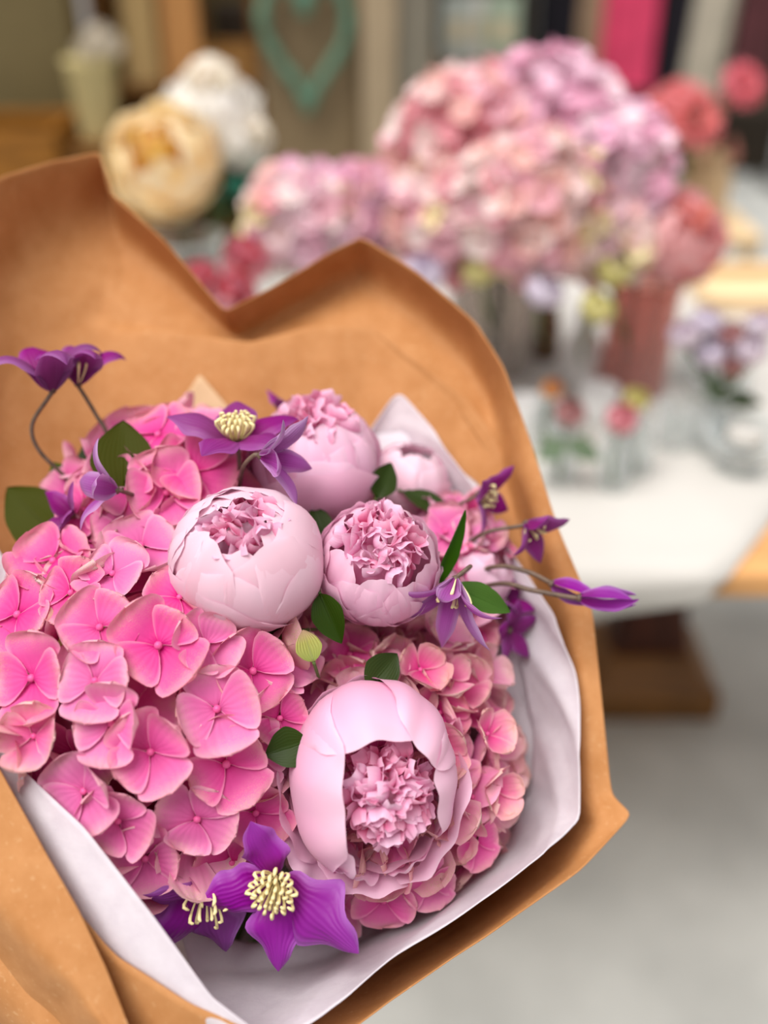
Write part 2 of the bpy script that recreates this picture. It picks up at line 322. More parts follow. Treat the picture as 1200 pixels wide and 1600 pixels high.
mb = MB(); mb.box((-0.07, -0.05, 0), (0.07, 0.05, 0.2)); o = mb.obj('storage_tin', M['dark'], None, smooth=False, bevel=0.01); o.location = (p.x, 3.45, cz); tag(o, 'dark storage tin behind the small orange brown wooden box', 'tin')
# tall cream bucket on a plinth, with white blooms
p = W(158, 215, 2.82)
pl = crate('wooden_plinth', 'wooden plinth box under the tall cream bucket', Vector((p.x+0.02, 2.82, 0)), 0.17, 0.13, p.z, M['wood_mid'], 6, 'plinth')
MB().box((-0.17, -0.13, p.z-0.012), (0.17, 0.13, p.z)).obj('lid', M['wood_mid'], pl, smooth=False)
bu = thing('flower_bucket', 'tall cream enamel bucket on the plinth beside the khaki door', 'bucket', Vector((p.x, 2.82, p.z)))
hb = W(158, 92, 2.82).z - p.z
MB().lathe([(0.0, 0.001), (0.05, 0.0), (0.052, 0.01), (0.066, hb-0.01), (0.072, hb), (0.068, hb+0.002), (0.062, hb-0.012), (0.046, 0.012), (0.0, 0.012)], 32).obj('bucket_body', M['cream'], bu)
M['wbloom'] = petal_mat('white_bloom', [(0, (0.6, 0.5, 0.35)), (1, (0.74, 0.68, 0.58))], transl=0.2)
# orange crate at far left
p = W(35, 190, 2.75); zt = p.z
crate('fruit_crate', 'orange brown slatted crate standing in front of the khaki door', Vector((p.x-0.05, 2.78, 0)), 0.16, 0.14, zt, M['wood_orange'], 5)
# teal heart on the taupe door
def heart_pt(t, s): return (s*16*math.sin(t)**3/16, s*(13*math.cos(t)-5*math.cos(2*t)-2*math.cos(3*t)-math.cos(4*t))/16)
hp = W(478, 58, FY-0.05); sc_ = 0.118
pts = []
for k in range(61):
    x, z = heart_pt(2*PI*k/60, sc_); pts.append((x, 0, z*1.5))
ht = thing('heart_wreath', 'teal felt heart wreath hanging on the taupe door', 'decoration', hp)
MB().tube(pts, [0.017+0.003*math.sin(k*1.7) for k in range(61)], 10, cap=False).obj('wreath_ring', M['teal'], ht)
MB().tube([(0, 0.02, 0.055), (0, 0.03, 0.45)], 0.004, 6).obj('ribbon', M['teal'], ht)
# right of the jamb: display table with pale packs, clothes rail
p = W(760, 95, 3.9)
rk = thing('display_shelf', 'wooden display shelf with pale packs right of the grey jamb', 'shelf', Vector((p.x, 3.95, 0)))
MB().box((-0.24, -0.18, p.z-0.05), (0.27, 0.2, p.z)).obj('shelf_board', M['wood_mid'], rk, smooth=False, bevel=0.004)
for x in (-0.23, 0.23): MB().box((x-0.02, -0.16, 0), (x+0.02, 0.18, p.z-0.05)).obj('leg', M['wood_mid'], rk, smooth=False, bevel=0.004)
MB().box((-0.22, 0.16, 0.05), (0.22, 0.18, p.z-0.05)).obj('back_panel', M['dark'], rk, smooth=False)
packs = [(715, 0.0, (0.55, 0.60, 0.55), 'grey green'), (748, 0.02, (0.80, 0.78, 0.72), 'white'), (785, 0.0, (0.45, 0.55, 0.42), 'pale green')]
for px, dy, c, nm in packs:
    q = W(px, 80, 3.85); hh = 0.22
    t = thing('greeting_card', nm+' card pack leaning on the display shelf by the grey jamb', 'card', Vector((q.x, 3.87+dy, p.z)), Matrix.Rotation(math.radians(-12), 3, 'X'), 'cards on the display shelf')
    MB().box((-0.06, -0.012, 0), (0.06, 0.012, hh)).obj('card_pack', simple('pack_'+nm.replace(' ', '_'), c, 0.5, 0.15, 30), t, smooth=False, bevel=0.003)
    MB().box((-0.03, -0.016, 0.07), (0.03, -0.0125, 0.14)).obj('picture_patch', simple('pack_print_'+nm.replace(' ', '_'), (0.75, 0.62, 0.40), 0.5, 0.3, 60), t, smooth=False)
rail = thing('clothes_rail', 'metal clothes rail carrying garments inside the shop at the right', 'rail', Vector((0, 0, 0)))
RY = 5.2
MB().tube([(W(830, 50, RY).x, RY, 1.62), (W(1260, 50, RY).x, RY, 1.62)], 0.014, 10).obj('rail_bar', M['metal'], rail)
for px in (835, 1255):
    x = W(px, 50, RY).x
    MB().tube([(x, RY, 1.63), (x, RY, 0.0)], 0.013, 10).obj('post', M['metal'], rail)
    MB().box((x-0.02, RY-0.25, 0), (x+0.02, RY+0.25, 0.03)).obj('foot', M['metal'], rail, smooth=False)
def garment(px, wpx, pyb, mat, name, label, seed, cat='garment', lean=0):
    c = W(px, pyb, RY-0.02*(seed % 3)); zb = c.z; w = wpx*0.5*(c.y*0.832+(1.4-zb)*0.555)/FPX
    r = random.Random(seed); top = 1.60; n = 48
    t = thing(name, label, cat, Vector((c.x, c.y, zb)), group='garments on the clothes rail')
    ph = [r.uniform(0, 6) for _ in range(3)]; rows = []
    for j in range(15):
        f = j/14; z = (top-zb-0.06)*f; ww = w*(1-0.25*max(0, f-0.75)*4*0.6)*(0.92+0.08*(1-f)); row = []
        for i in range(n):
            a = 2*PI*i/n; fold = 1+0.16*(1-0.6*f)*math.sin(7*a+ph[0])+0.08*math.sin(11*a+ph[1])
            row.append((ww*math.cos(a)*fold+lean*(1-f), 0.07*math.sin(a)*fold, z+0.012*math.sin(3*a+ph[2])*(1-f)))
        rows.append(row)
    MB().grid(np.array(rows), closed=True).obj('drape', mat, t)
    h = MB(); h.tube(spline([(-w*0.75, 0, top-zb-0.10), (0, 0, top-zb-0.04), (w*0.75, 0, top-zb-0.10)], 10), 0.006); h.tube(spline([(0, 0, top-zb-0.04), (0, 0, top-zb+0.02), (0.015, 0, top-zb+0.035), (0.0, 0, top-zb+0.045)], 8), 0.003)
    h.obj('hanger', M['wood_pale'], t)
garment(862, 62, 170, M['black_cloth'], 'black_garment', 'black garment beside the display shelf, first on the clothes rail', 3)
garment(908, 40, 175, M['tan_cloth'], 'tan_garment', 'tan garment between the black one and the hot pink one', 4)
garment(962, 88, 138, M['pink_cloth'], 'pink_garment', 'hot pink garment hanging from the clothes rail', 5)
garment(1040, 56, 165, M['black_cloth'], 'black_garment', 'black garment right of the hot pink one', 6)
garment(1102, 62, 150, M['white_cloth'], 'cream_garment', 'pale cream garment on the clothes rail', 7, lean=-0.05)
garment(1168, 60, 120, M['plum_cloth'], 'plum_garment', 'dark plum garment at the far right of the clothes rail', 8)
mb = MB(); mb.box((W(850, 180, 5.6).x, 5.5, 0), (W(1330, 180, 5.6).x, 6.1, 0.32)); o = mb.obj('dark_bench', M['dark'], None, smooth=False, bevel=0.02); tag(o, 'long dark low bench beneath the clothes rail', 'bench')

# ------------------------------------------------------------------ table with white paper cover
TZ = 0.78; TY0 = G(1000, 900, TZ).y; TY1 = 1.72; TX0, TX1 = -1.0, 1.05
tb = thing('display_table', 'wooden trestle table covered with white paper beside the bouquet', 'table', Vector((0, 0, 0)))
MB().box((TX0, TY0, TZ-0.030), (TX1, TY1, TZ)).obj('tabletop', M['wood_table'], tb, smooth=False, bevel=0.004)
def table_leg(px):
    c = G(px, 1120, 0); x, y = c.x, c.y+0.10
    prof = [(0.0, 0.115), (0.06, 0.10), (0.12, 0.075), (0.22, 0.055), (0.34, 0.06), (0.46, 0.10), (0.58, 0.155), (0.68, 0.195), (TZ-0.03, 0.215)]
    mb = MB(); rows = []
    for z, h in prof:
        b = 0.045
        rows.append([(x-h, y-b, z), (x-h*0.5, y-b*1.1, z), (x+h*0.5, y-b*1.1, z), (x+h, y-b, z), (x+h, y+b, z), (x+h*0.5, y+b*1.1, z), (x-h*0.5, y+b*1.1, z), (x-h, y+b, z)])
    mb.grid(np.array(rows), closed=True).obj('leg', M['wood_dark'], tb)
    f = MB(); rows = []
    for z, hx, hy in ((0, 0.135, 0.11), (0.06, 0.135, 0.11), (0.09, 0.10, 0.085), (0.12, 0.085, 0.06)):
        rows.append([(x-hx, y-hy, z), (x+hx, y-hy, z), (x+hx, y+hy, z), (x-hx, y+hy, z)])
    rows.append([(x, y, 0.12)]*4)
    f.grid(np.array(rows), closed=True).obj('foot', M['wood_mid'], tb, smooth=False, bevel=0.006)
table_leg(1012); table_leg(-150)
MB().box((TX0+0.15, TY0+0.42, TZ-0.09), (TX1-0.15, TY0+0.46, TZ-0.03)).obj('rail', M['wood_dark'], tb, smooth=False, bevel=0.004)
# cover paper: lies over the top and hangs over the front edge, right end cut askew
cr0 = G(1132, 896, TZ); cr1 = G(1215, 790, TZ)
slope = (cr1.x-cr0.x)/(cr1.y-cr0.y)
hang, rows = [], []
for j in range(7):
    f = j/6; row = []
    for i in range(81):
        u = i/80; k = 1-0.86*min(1, max(0, (u-0.88)/0.12)); drop = 0.135*k*f
        row.append((TX0+(cr0.x-TX0)*u - 0.012*f*(u > 0.99), TY0-0.007+0.075*max(0, drop-0.036)/0.09+0.004*math.sin(u*22)*max(0, f-0.35), TZ+0.003-drop))
    hang.append(row)
for j, y in enumerate(np.linspace(TY0-0.007, TY1-0.02, 24)):
    xr = min(cr0.x + slope*(y-TY0+0.007), TX1)
    rows.append([(TX0+(xr-TX0)*i/40, y, TZ+0.003+0.0015*abs(math.sin(i*0.43+j))*min(1, j/2)) for i in range(41)])
o = MB().grid(np.array(rows)).grid(np.array(hang)).obj('table_cover', M['cloth'], None, solid=0.002); tag(o, 'white paper cover spread over the wooden table', 'tablecloth')

# ------------------------------------------------------------------ flower builders
def sepal(Lx, k, r, cup, serr, wide, lift):
    nu, nv = 11, 12
    U, V = np.meshgrid(np.linspace(-1, 1, nu), 1-(1-np.linspace(0, 1, nv))**1.7)
    ph = r.uniform(0, 6)
    w = wide*Lx*np.power(V, 0.78)*np.power(np.clip(1-V**3.6, 0, 1), 0.5)
    w = w*(1+serr*np.sin(V*26+ph)*V)
    x = Lx*V*(1-0.05*U**2)*(1+serr*0.7*np.sin(U*11+ph)*V) + Lx*0.04
    y = U*w*(1-0.06*V)
    z = Lx*(cup*V**2 - 0.10*V**7*r.uniform(-0.5, 1.6) + (0.10+0.3*cup)*(U**2)*V*r.uniform(0.4, 1.2) + 0.045*np.sin(3*U+ph)*V**2 + 0.025*np.sin(7*V+2*U+ph) + 0.05*np.abs(U)*V**2*np.sin(8*V+3*U+ph)) + lift*Lx
    # last row keeps some width
    a = k*PI/2 + r.uniform(-0.12, 0.12); c, s = math.cos(a), math.sin(a)
    Xg = np.stack([x*c-y*s, x*s+y*c, z], -1)
    return Xg, np.stack([(U+1)/2, V], -1)
def floret_mesh(seed, mat, cup, serr=0.015, wide=1.16, n=4, lead=1):
    r = random.Random(seed); mb = MB()
    for k in range(n):
        Xg, uv = sepal((1.06 if k % 2 else 0.90)*r.uniform(0.93, 1.06), k, r, cup*r.uniform(0.6, 1.4), serr, wide*r.uniform(0.93, 1.06), 0.0 if k % 2 else 0.09)
        mb.grid(Xg, uv)
    return mb.mesh('floret', mat)
bead_me = MB().ball((0, 0, 0.07), 0.10, (1, 1, 0.85), 10, 6).mesh('floret_bead', M['bead'])
FL = {'flat': [floret_mesh(s, M['hydrangea'], 0.16, 0.022) for s in range(8)],
      'cup': [floret_mesh(20+s, M['hydrangea'], 0.38) for s in range(6)],
      'old': [floret_mesh(40+s, M['hydrangea_old'], 0.7, 0.06) for s in range(8)]}
def inv_frame(o): return o.matrix_basis.to_3x3().inverted()
def add_floret(head, p, n, size, me, roll, bead=True):
    """p, n in world space"""
    Ri = inv_frame(head); m = frame(Ri @ n, Vector((0.2, 0.3, 1)), roll).to_4x4() @ Matrix.Scale(size, 4)
    m.translation = loc_of(head, p)
    o = link('floret', me, head, m)
    if bead:
        link('floret_bead', bead_me, o)
    return o
THROAT = P(230, 1800, 0.60)
def stem_to(head, start, end, rad, mat, bend=0.3):
    a, b = loc_of(head, start), loc_of(head, end); mid = (a+b)/2 + Vector((0, 0, -0.01))
    MB().tube(spline([a, a.lerp(mid, 0.6), mid, b], 14), rad, 8).obj('stem', mat, head)
def hydrangea(name, label, c, rad, axis, manual, nfill, kinds, size, seed, cover=-0.55, group=None, stem=True, seam=0.8, core_mat=None, excl=None, bead=True):
    """rad = (x, y, z) half sizes along right / view-up / toward-viewer"""
    r = random.Random(seed)
    B = Matrix((RX, UP, BK)).transposed()
    head = thing(name, label, 'flower', c, frame(axis), group)
    def pt(d):                                                       # d unit dir in view basis
        q = Vector((d.x*rad[0], d.y*rad[1], d.z*rad[2])); n = Vector((d.x/rad[0], d.y/rad[1], d.z/rad[2])).normalized()
        return c + B @ q, (B @ n).normalized()
    core = MB(); NI = 70
    for i in range(NI):
        zz = 1-2*(i+0.5)/NI; ph = i*2.399963+1.0; rr = math.sqrt(1-zz*zz); d = Vector((rr*math.cos(ph), rr*math.sin(ph), zz))
        if d.z < cover: continue
        q, n = pt(d); q = c + (q-c)*0.80
        if excl and excl(q): continue
        me = FL[r.choice(kinds)][r.randrange(5)]
        n = (n + Vector((r.uniform(-.5, .5), r.uniform(-.5, .5), r.uniform(-.5, .5)))).normalized()
        m = frame(inv_frame(head) @ n, Vector((0.2, 0.3, 1)), r.uniform(0, 6)).to_4x4() @ Matrix.Scale(size*1.05, 4); m.translation = loc_of(head, q)
        b0 = len(core.v); core.v.extend(tuple(m @ v.co) for v in me.vertices); core.f.extend(tuple(b0+v for v in p.vertices) for p in me.polygons)
        uv = [None]*len(me.vertices)
        for lp, ud in zip(me.loops, me.uv_layers[0].data): uv[lp.vertex_index] = tuple(ud.uv)
        core.uv.extend(uv)
    core.ball((0, 0, 0), min(rad)*0.6, seg=16, rings=10)
    ic = core.obj('inner_florets', core_mat or M['hydrangea'], head); ic['kind'] = 'stuff'
    used = []
    for (px, py, spx, tx, ty, kind, *rest) in manual:
        # meet the view ray with the ellipsoid
        dd = ray(px, py); o = CAM - c; oo = Vector((o.dot(RX)/rad[0], o.dot(UP)/rad[1], o.dot(BK)/rad[2])); ds = Vector((dd.dot(RX)/rad[0], dd.dot(UP)/rad[1], dd.dot(BK)/rad[2]))
        a = ds.dot(ds); b = 2*oo.dot(ds); cc = oo.dot(oo)-1; disc = b*b-4*a*cc
        t = (-b-math.sqrt(disc))/(2*a) if disc > 0 else -b/(2*a)
        p_ = CAM+dd*t; q = p_-c; d = Vector((q.dot(RX)/rad[0], q.dot(UP)/rad[1], q.dot(BK)/rad[2])).normalized()
        _, n = pt(d)
        if kind == 'old': spx *= 0.86; tx += r.uniform(-.8, .8); ty += r.uniform(-.8, .8)
        n = (n*0.55 + cv(tx, ty, 1)*0.75).normalized()
        depth = t; sz = spx*depth/FPX*0.54
        me = r.choice(FL[kind])
        add_floret(head, p_ + n*0.004, n, sz, me, rest[0] if rest else r.uniform(0, 6.28), bead)
        used.append((d, sz))
    k = 0; N = nfill*3; placed = 0
    order = list(range(N)); r.shuffle(order)
    for i in order:
        if placed >= nfill: break
        zz = 1-2*(i+0.5)/N; ph = i*2.399963; rr = math.sqrt(1-zz*zz); d = Vector((rr*math.cos(ph), rr*math.sin(ph), zz))
        if d.z < cover: continue
        sz = size*r.uniform(0.82, 1.12); mn = min(rad)
        if any((d-e).length*mn < (sz+s)*0.5*seam for e, s in used): continue
        q, n = pt(d)
        if excl and excl(q): continue
        used.append((d, sz))
        n2 = (n*0.85 + cv(r.uniform(-.9, .9), r.uniform(-.7, .9), 0.35)*0.6).normalized()
        add_floret(head, q - n*r.uniform(0.0, 0.010) , n2, sz, r.choice(FL[r.choice(kinds)]), r.uniform(0, 6.28), bead); placed += 1
    if stem: stem_to(head, c, THROAT+Vector((r.uniform(-.01, .01), r.uniform(-.01, .01), 0)), 0.004, M['stem_green'])
    return head

# peony petals ------------------------------------------------------
def petal_grid(R, sc, phi, hw, th0, th1, roff, flare, r, notch=0.03, nu=15, nv=15, spiral=0.014, profile=None, center=(0, 0)):
    U, V = np.meshgrid(np.linspace(-1, 1, nu), np.linspace(0, 1, nv))
    ph = [r.uniform(0, 6) for _ in range(3)]
    edge = 1 - 0.20*np.abs(U)**2.6 - notch*np.abs(np.sin(1.9*U+ph[0]))**0.7 - notch*0.25*np.sin(9*U+ph[1])
    th = th0 + (th1-th0)*V*edge
    wv = np.power(np.sin(np.clip(V*0.72+0.12, 0, 1)*PI), 0.45)
    wv = np.maximum(wv, 0.30)
    az = phi + U*hw*wv*np.clip(0.95/np.maximum(np.sin(th), 0.45), 1.0, 1.45)*(0.75+0.25*(np.abs(U) < 2))
    rr = R*(1+roff + spiral*U + flare*V**5 + 0.012*np.sin(4*U+3*V+ph[2]))
    rr = rr*(1 - 0.02*np.cos(3*U*PI+ph[1])*V)
    st = np.sin(th); 
    x = sc[0]*rr*st*np.cos(az)+center[0]*R*V; y = sc[1]*rr*st*np.sin(az)+center[1]*R*V; z = -sc[2]*rr*np.cos(th)
    return np.stack([x, y, z], -1), np.stack([(U+1)/2, V], -1)
def ruffle_grid(p, out, tang, w, l, r, n=7):
    """small crumpled petal: from p, growing along out, wide along tang"""
    U, V = np.meshgrid(np.linspace(-1, 1, n), np.linspace(0, 1, n))
    nn = out.cross(tang).normalized(); ph = r.uniform(0, 6)
    wv = w*(0.35+0.65*np.sin(np.clip(V*0.75+0.08, 0, 1)*PI)**0.8)
    ed = 1-0.25*np.abs(U)**2-0.14*np.sin(5*U+ph)
    bend = r.uniform(-0.2, 0.75)
    a = l*V*ed*(1-0.25*abs(bend)*V); b = U*wv; c = l*bend*V**2 + w*(0.45*U**2*r.uniform(0.2, 1.3)) + 0.12*w*np.sin(4*U+ph)*V
    Xg = np.stack([p[i] + out[i]*a + tang[i]*b + nn[i]*c for i in range(3)], -1)
    return Xg, np.stack([(U+1)/2, V], -1)
def peony(label, c, R, axis, layers, ruffles, mats, seed, sc=(1, 1, 0.95), roll=0.0, manual=None, ruf=None, name='peony', stem_end=None, group=None, hint=Vector((0, 0, 1)), cat='flower'):
    r = random.Random(seed)
    t = thing(name, label, cat, c, frame(axis, hint, roll), group)
    pm, rm = mats
    for li, (n, th1, ro, hw) in enumerate(layers):
        o0 = r.uniform(0, 6.28)
        for k in range(n):
            Xg, uv = petal_grid(R, sc, o0+2*PI*k/n+r.uniform(-.15, .15), math.radians(hw)*r.uniform(0.9, 1.12), 0.04*PI, th1*PI*r.uniform(0.95, 1.05), ro-1+r.uniform(-.012, .012), r.uniform(-0.02, 0.05), r)
            MB().grid(Xg, uv).obj('petal', pm, t)
    for (phi, hw, th1, ro, fl, *nt) in (manual or []):
        Xg, uv = petal_grid(R, sc, math.radians(phi), math.radians(hw), 0.04*PI, th1*PI, ro-1, fl, r, notch=nt[0] if nt else 0.03, nu=21, nv=19, spiral=0.012)
        MB().grid(Xg, uv).obj('petal', pm, t)
    if ruffles:
        n, amax, rr_, cen, w, l = ruffles
        for k in range(n):
            f = (k+0.5)/n; al = math.acos(1-f*(1-math.cos(amax))); az = k*2.399963
            d = Vector((math.sin(al)*math.cos(az), math.sin(al)*math.sin(az), math.cos(al)))
            base = Vector((cen[0]*R, cen[1]*R, cen[2]*R)) + Vector((d.x*sc[0], d.y*sc[1], d.z))*R*rr_*r.uniform(0.62, 0.80)
            out = (d + Vector((r.uniform(-.45, .45), r.uniform(-.45, .45), r.uniform(-.1, .4)))).normalized()
            tg = out.cross(Vector((r.uniform(-1, 1), r.uniform(-1, 1), r.uniform(-.5, .5)))).normalized()
            Xg, uv = ruffle_grid(base, out, tg, w*R*r.uniform(0.7, 1.2), l*R*r.uniform(0.8, 1.2), r)
            MB().grid(Xg, uv).obj('inner_petal', rm, t)
        MB().ball((cen[0]*R, cen[1]*R, cen[2]*R-0.1*R), R*rr_*0.62, (sc[0], sc[1], 1)).obj('flower_heart', rm, t)
    cal = MB()
    for k in range(4):
        Xg, uv = petal_grid(R*1.02, sc, k*PI/2+0.4, 0.5, 0.0, 0.26*PI, 0.01, 0.0, r, nu=7, nv=7); cal.grid(Xg, uv)
    cal.obj('calyx', M['leaf_olive'], t)
    e = stem_end if stem_end is not None else THROAT
    stem_to(t, c - axis*R*0.9*sc[2], e, 0.0035, M['stem_green'])
    return t

def clematis(label, base, axis, L, n, a0, a1, pw, wid, mat, seed, stamens=0, stem=None, roll=0.0, hint=Vector((0, 0, 1)), ruff=0.07, name='clematis_flower', lens=None, srad=0.0011, azs=None):
    r = random.Random(seed)
    t = thing(name, label, 'flower', base, frame(axis, hint, roll), 'purple clematis in the bouquet')
    for k in range(n):
        az = math.radians(azs[k]) if azs else 2*PI*k/n + r.uniform(-.12, .12); Lk = L*r.uniform(0.92, 1.08)*(lens[k] if lens else 1); nv, nu = 19, 9
        A1 = a1 + r.uniform(-.25, .25); tw = r.uniform(-.35, .35)
        rr, zz = 0.0015, 0.0; rows = []; uvs = []; e = Vector((math.cos(az), math.sin(az), 0)); tn = Vector((-math.sin(az), math.cos(az), 0))
        ph = r.uniform(0, 6)
        for j in range(nv):
            v = j/(nv-1); a = a0+(A1-a0)*v**pw
            if j: rr += math.sin(a)*Lk/(nv-1); zz += math.cos(a)*Lk/(nv-1)
            w = wid*Lk*(0.20*(1-v) + 0.98*math.sin(PI*min(1, v**0.85))**0.9*1.0) * (1+0.8*ruff*math.sin(14*v+ph)) + 0.0002
            nrm = (e*math.cos(a) - Vector((0, 0, 1))*math.sin(a))
            row = []
            for i in range(nu):
                u = 2*i/(nu-1)-1; tt = tw*v**2
                off = w*(0.42*u*u*(0.3+v) - 0.07*math.cos(3*PI*u)*(1-v)) + ruff*w*math.sin(11*v+ph+2*u)*abs(u)
                q = e*rr + Vector((0, 0, zz)) + (tn*math.cos(tt)+nrm*math.sin(tt))*(u*w) + nrm*off
                row.append(tuple(q))
            rows.append(row); uvs.append([(i/(nu-1), v) for i in range(nu)])
        MB().grid(np.array(rows), np.array(uvs)).obj('tepal', mat, t)
    if stamens:
        mb = MB()
        for k in range(stamens):
            f = math.sqrt((k+.5)/stamens); az = k*2.4; q = Vector((f*0.30*L*math.cos(az), f*0.30*L*math.sin(az), L*(0.42-0.10*f)*r.uniform(.85, 1.1)))
            b = Vector((q.x*0.25, q.y*0.25, 0.001)); m_ = b.lerp(q, 0.55)+Vector((q.x, q.y, 0))*0.12
            mb.tube(spline([b, m_, q, q+Vector((-q.x*0.25, -q.y*0.25, L*0.03))], 7), [0.0003, 0.0004, 0.0005, 0.0006, 0.0008, 0.0009, 0.0008, 0.0004], 6)
        s = mb.obj('stamens', M['stamen'], t); s['label'] = 'cream yellow stamens'
    MB().ball((0, 0, 0), 0.0022, (1, 1, 0.9), 10, 6).obj('receptacle', M['stem'], t)
    if stem:
        pts = [loc_of(t, P(*q)) for q in stem]; pts = [Vector((0, 0, -0.001))]+pts
        MB().tube(spline(pts, 10*len(pts)), srad, 8).obj('stem', M['stem'], t)
    return t
def leaf(label, b, tip, wpx, mat, fold=0.25, droop=0.1, tilt=(0, 0, 1), name='peony_leaf'):
    pb, pt_ = P(*b), P(*tip); ax = pt_-pb; L = ax.length; ax.normalize()
    nrm = cv(*tilt); side = ax.cross(nrm).normalized(); nrm = side.cross(ax).normalized()
    w = wpx*b[2]/FPX*0.5; U, V = np.meshgrid(np.linspace(-1, 1, 11), np.linspace(0, 1, 17))
    wv = w*np.power(np.sin(PI*np.clip(V, 0, 1)**0.85), 0.85)*(1+0.02*np.sin(V*20)) + 0.0004*(1-V)
    bb = U*wv; cc = -fold*np.abs(U)*wv*-1 - droop*L*V**2 + 0.02*L*np.sin(5*V+2*U)*np.abs(U)
    mb = MB().grid(np.stack([(ax[i]*L*V + side[i]*bb + nrm[i]*cc) for i in range(3)], -1), np.stack([(U+1)/2, V], -1))
    t = thing(name, label, 'leaf', pb, None, 'green leaves in the bouquet')
    mb.obj('leaf_blade', mat, t)
    pp = [tuple(ax*L*v - nrm*(droop*L*v*v+0.0002)) for v in np.linspace(0, 0.95, 9)]
    MB().tube(pp, [0.0008*(1-0.8*v) for v in np.linspace(0, 1, 9)], 6).obj('midrib', mat, t)
    q = (P(b[0], b[1], b[2]+0.02)-pb)
    MB().tube(spline([(0, 0, 0), tuple(q*0.5-ax*0.006), tuple(q-ax*0.008)], 8), 0.0009, 6).obj('leaf_stalk', M['stem_green'], t)
    return t

# ------------------------------------------------------------------ wrapping papers of the bouquet
def resample(pts, n, sm=2):
    pts = np.array([tuple(p) for p in pts]); k = np.linspace(0, len(pts)-1, n)
    X_ = np.stack([np.interp(k, np.arange(len(pts)), pts[:, i]) for i in range(3)], -1)
    for _ in range(sm):
        Y = X_.copy(); Y[1:-1] = 0.25*X_[:-2]+0.5*X_[1:-1]+0.25*X_[2:]; X_ = Y
    return X_
def loft(name, rows, mat, parent, n=140, m=40, wr=0.0, seed=0, sm=1, solid=0.0005, wscale=1.0):
    R_ = [resample([P(*q) if not isinstance(q, Vector) else q for q in row], n, sm) for row in rows]
    K = len(R_)-1; out = []
    rs = np.random.RandomState(seed); fr = [(rs.uniform(8, 30)*wscale, rs.uniform(2, 9)*wscale, rs.uniform(0, 6)) for _ in range(6)]
    for j in range(m+1):
        t = j/m*K; i = min(int(t), K-1); f = t-i
        p0, p1, p2, p3 = R_[max(i-1, 0)], R_[i], R_[i+1], R_[min(i+2, K)]
        if i == 0: p0 = 2*p1-p2
        if i == K-1: p3 = 2*p2-p1
        out.append(0.5*((2*p1)+(p2-p0)*f+(2*p0-5*p1+4*p2-p3)*f*f+(3*p1-p0-3*p2+p3)*f**3))
    X_ = np.array(out)
    if wr:
        du = np.gradient(X_, axis=1); dv = np.gradient(X_, axis=0); nn = np.cross(du, dv); nn /= np.linalg.norm(nn, axis=2, keepdims=True)+1e-9
        U, V = np.meshgrid(np.linspace(0, 1, n), np.linspace(0, 1, m+1)); h = 0
        for a, b, c in fr: h = h + np.abs(np.sin(a*U+b*V+c))-0.6
        X_ = X_ + nn*(h*wr/3)[..., None]
    return MB().grid(X_).obj(name, mat, parent, solid=solid)
kraft = thing('kraft_wrap', 'brown kraft paper sheet wrapped around the pink bouquet', 'wrapping paper', THROAT)
def KP(mb_rows): return [[loc_of(kraft, P(*q)) for q in row] for row in mb_rows]
def mid(a, b, f, push=0.0):
    return [P(*x).lerp(P(*y), f) - BK*push for x, y in zip(a, b)]
def throat(n, r=0.022, a0=2.6, a1=-3.0):
    return [THROAT + (RX*math.cos(a0+(a1-a0)*k/(n-1)) + UP*math.sin(a0+(a1-a0)*k/(n-1)))*r for k in range(n)]
rim = [(-150, 420, .50), (-70, 330, .535), (0, 276, .565), (80, 252, .59), (155, 238, .61), (168, 300, .606), (250, 372, .60), (350, 490, .585), (400, 462, .59), (450, 432, .595), (510, 395, .597), (565, 370, .597), (650, 425, .58), (740, 505, .565), (785, 575, .555), (830, 690, .545), (875, 830, .535), (925, 950, .525), (940, 1090, .515), (955, 1238, .506), (985, 1270, .495), (905, 1360, .476), (765, 1466, .452), (622, 1563, .433), (545, 1614, .42), (420, 1700, .405)]
con = [(-60, 900, .55), (-20, 850, .565), (20, 800, .575), (90, 730, .59), (150, 690, .60), (190, 670, .60), (240, 640, .60), (385, 640, .597), (430, 632, .60), (470, 625, .60), (520, 630, .60), (560, 640, .60), (620, 690, .59), (690, 740, .583), (730, 800, .575), (770, 870, .57), (790, 940, .565), (800, 1030, .56), (812, 1120, .57), (812, 1235, .56), (800, 1340, .555), (735, 1430, .545), (635, 1500, .538), (510, 1545, .53), (420, 1545, .525), (340, 1540, .525)]
def loc_rows(o, rows): return [[loc_of(o, q if isinstance(q, Vector) else P(*q)) for q in row] for row in rows]
def loftl(name, rows, mat, parent, **k):
    return loft(name, [[Vector(q) for q in row] for row in loc_rows(parent, rows)], mat, parent, **k)
curl = mid(rim, con, 0.16, 0.006)
for k in range(1, 15): curl[k] = curl[k] - BK*0.024
for k in range(15, 21):
    (x0, y0, d0), (x1, y1, d1) = rim[k], con[k]; curl[k] = P(x0*0.72+x1*0.28, y0*0.72+y1*0.28, d0+0.004)
loftl('back_panel', [rim, curl, mid(rim, con, 0.5, 0.012), con, throat(len(rim))], M['kraft'], kraft, n=220, m=60, wr=0.0030, seed=3, wscale=0.6)
ft = [(-60, 1180, .424), (0, 1235, .418), (60, 1330, .411), (125, 1432, .404), (185, 1497, .400), (300, 1568, .396), (392, 1614, .394), (480, 1690, .394)]
fb = [(-200, 1500, .455), (-60, 1560, .45), (40, 1640, .445), (100, 1720, .44), (180, 1760, .435), (280, 1800, .43), (360, 1830, .43), (440, 1860, .43)]
loftl('front_panel', [ft, mid(ft, fb, 0.5, -0.006), fb, throat(len(ft), 0.024, 3.6, 5.2)], M['kraft'], kraft, n=90, m=30, wr=0.0010, seed=5, wscale=0.6)
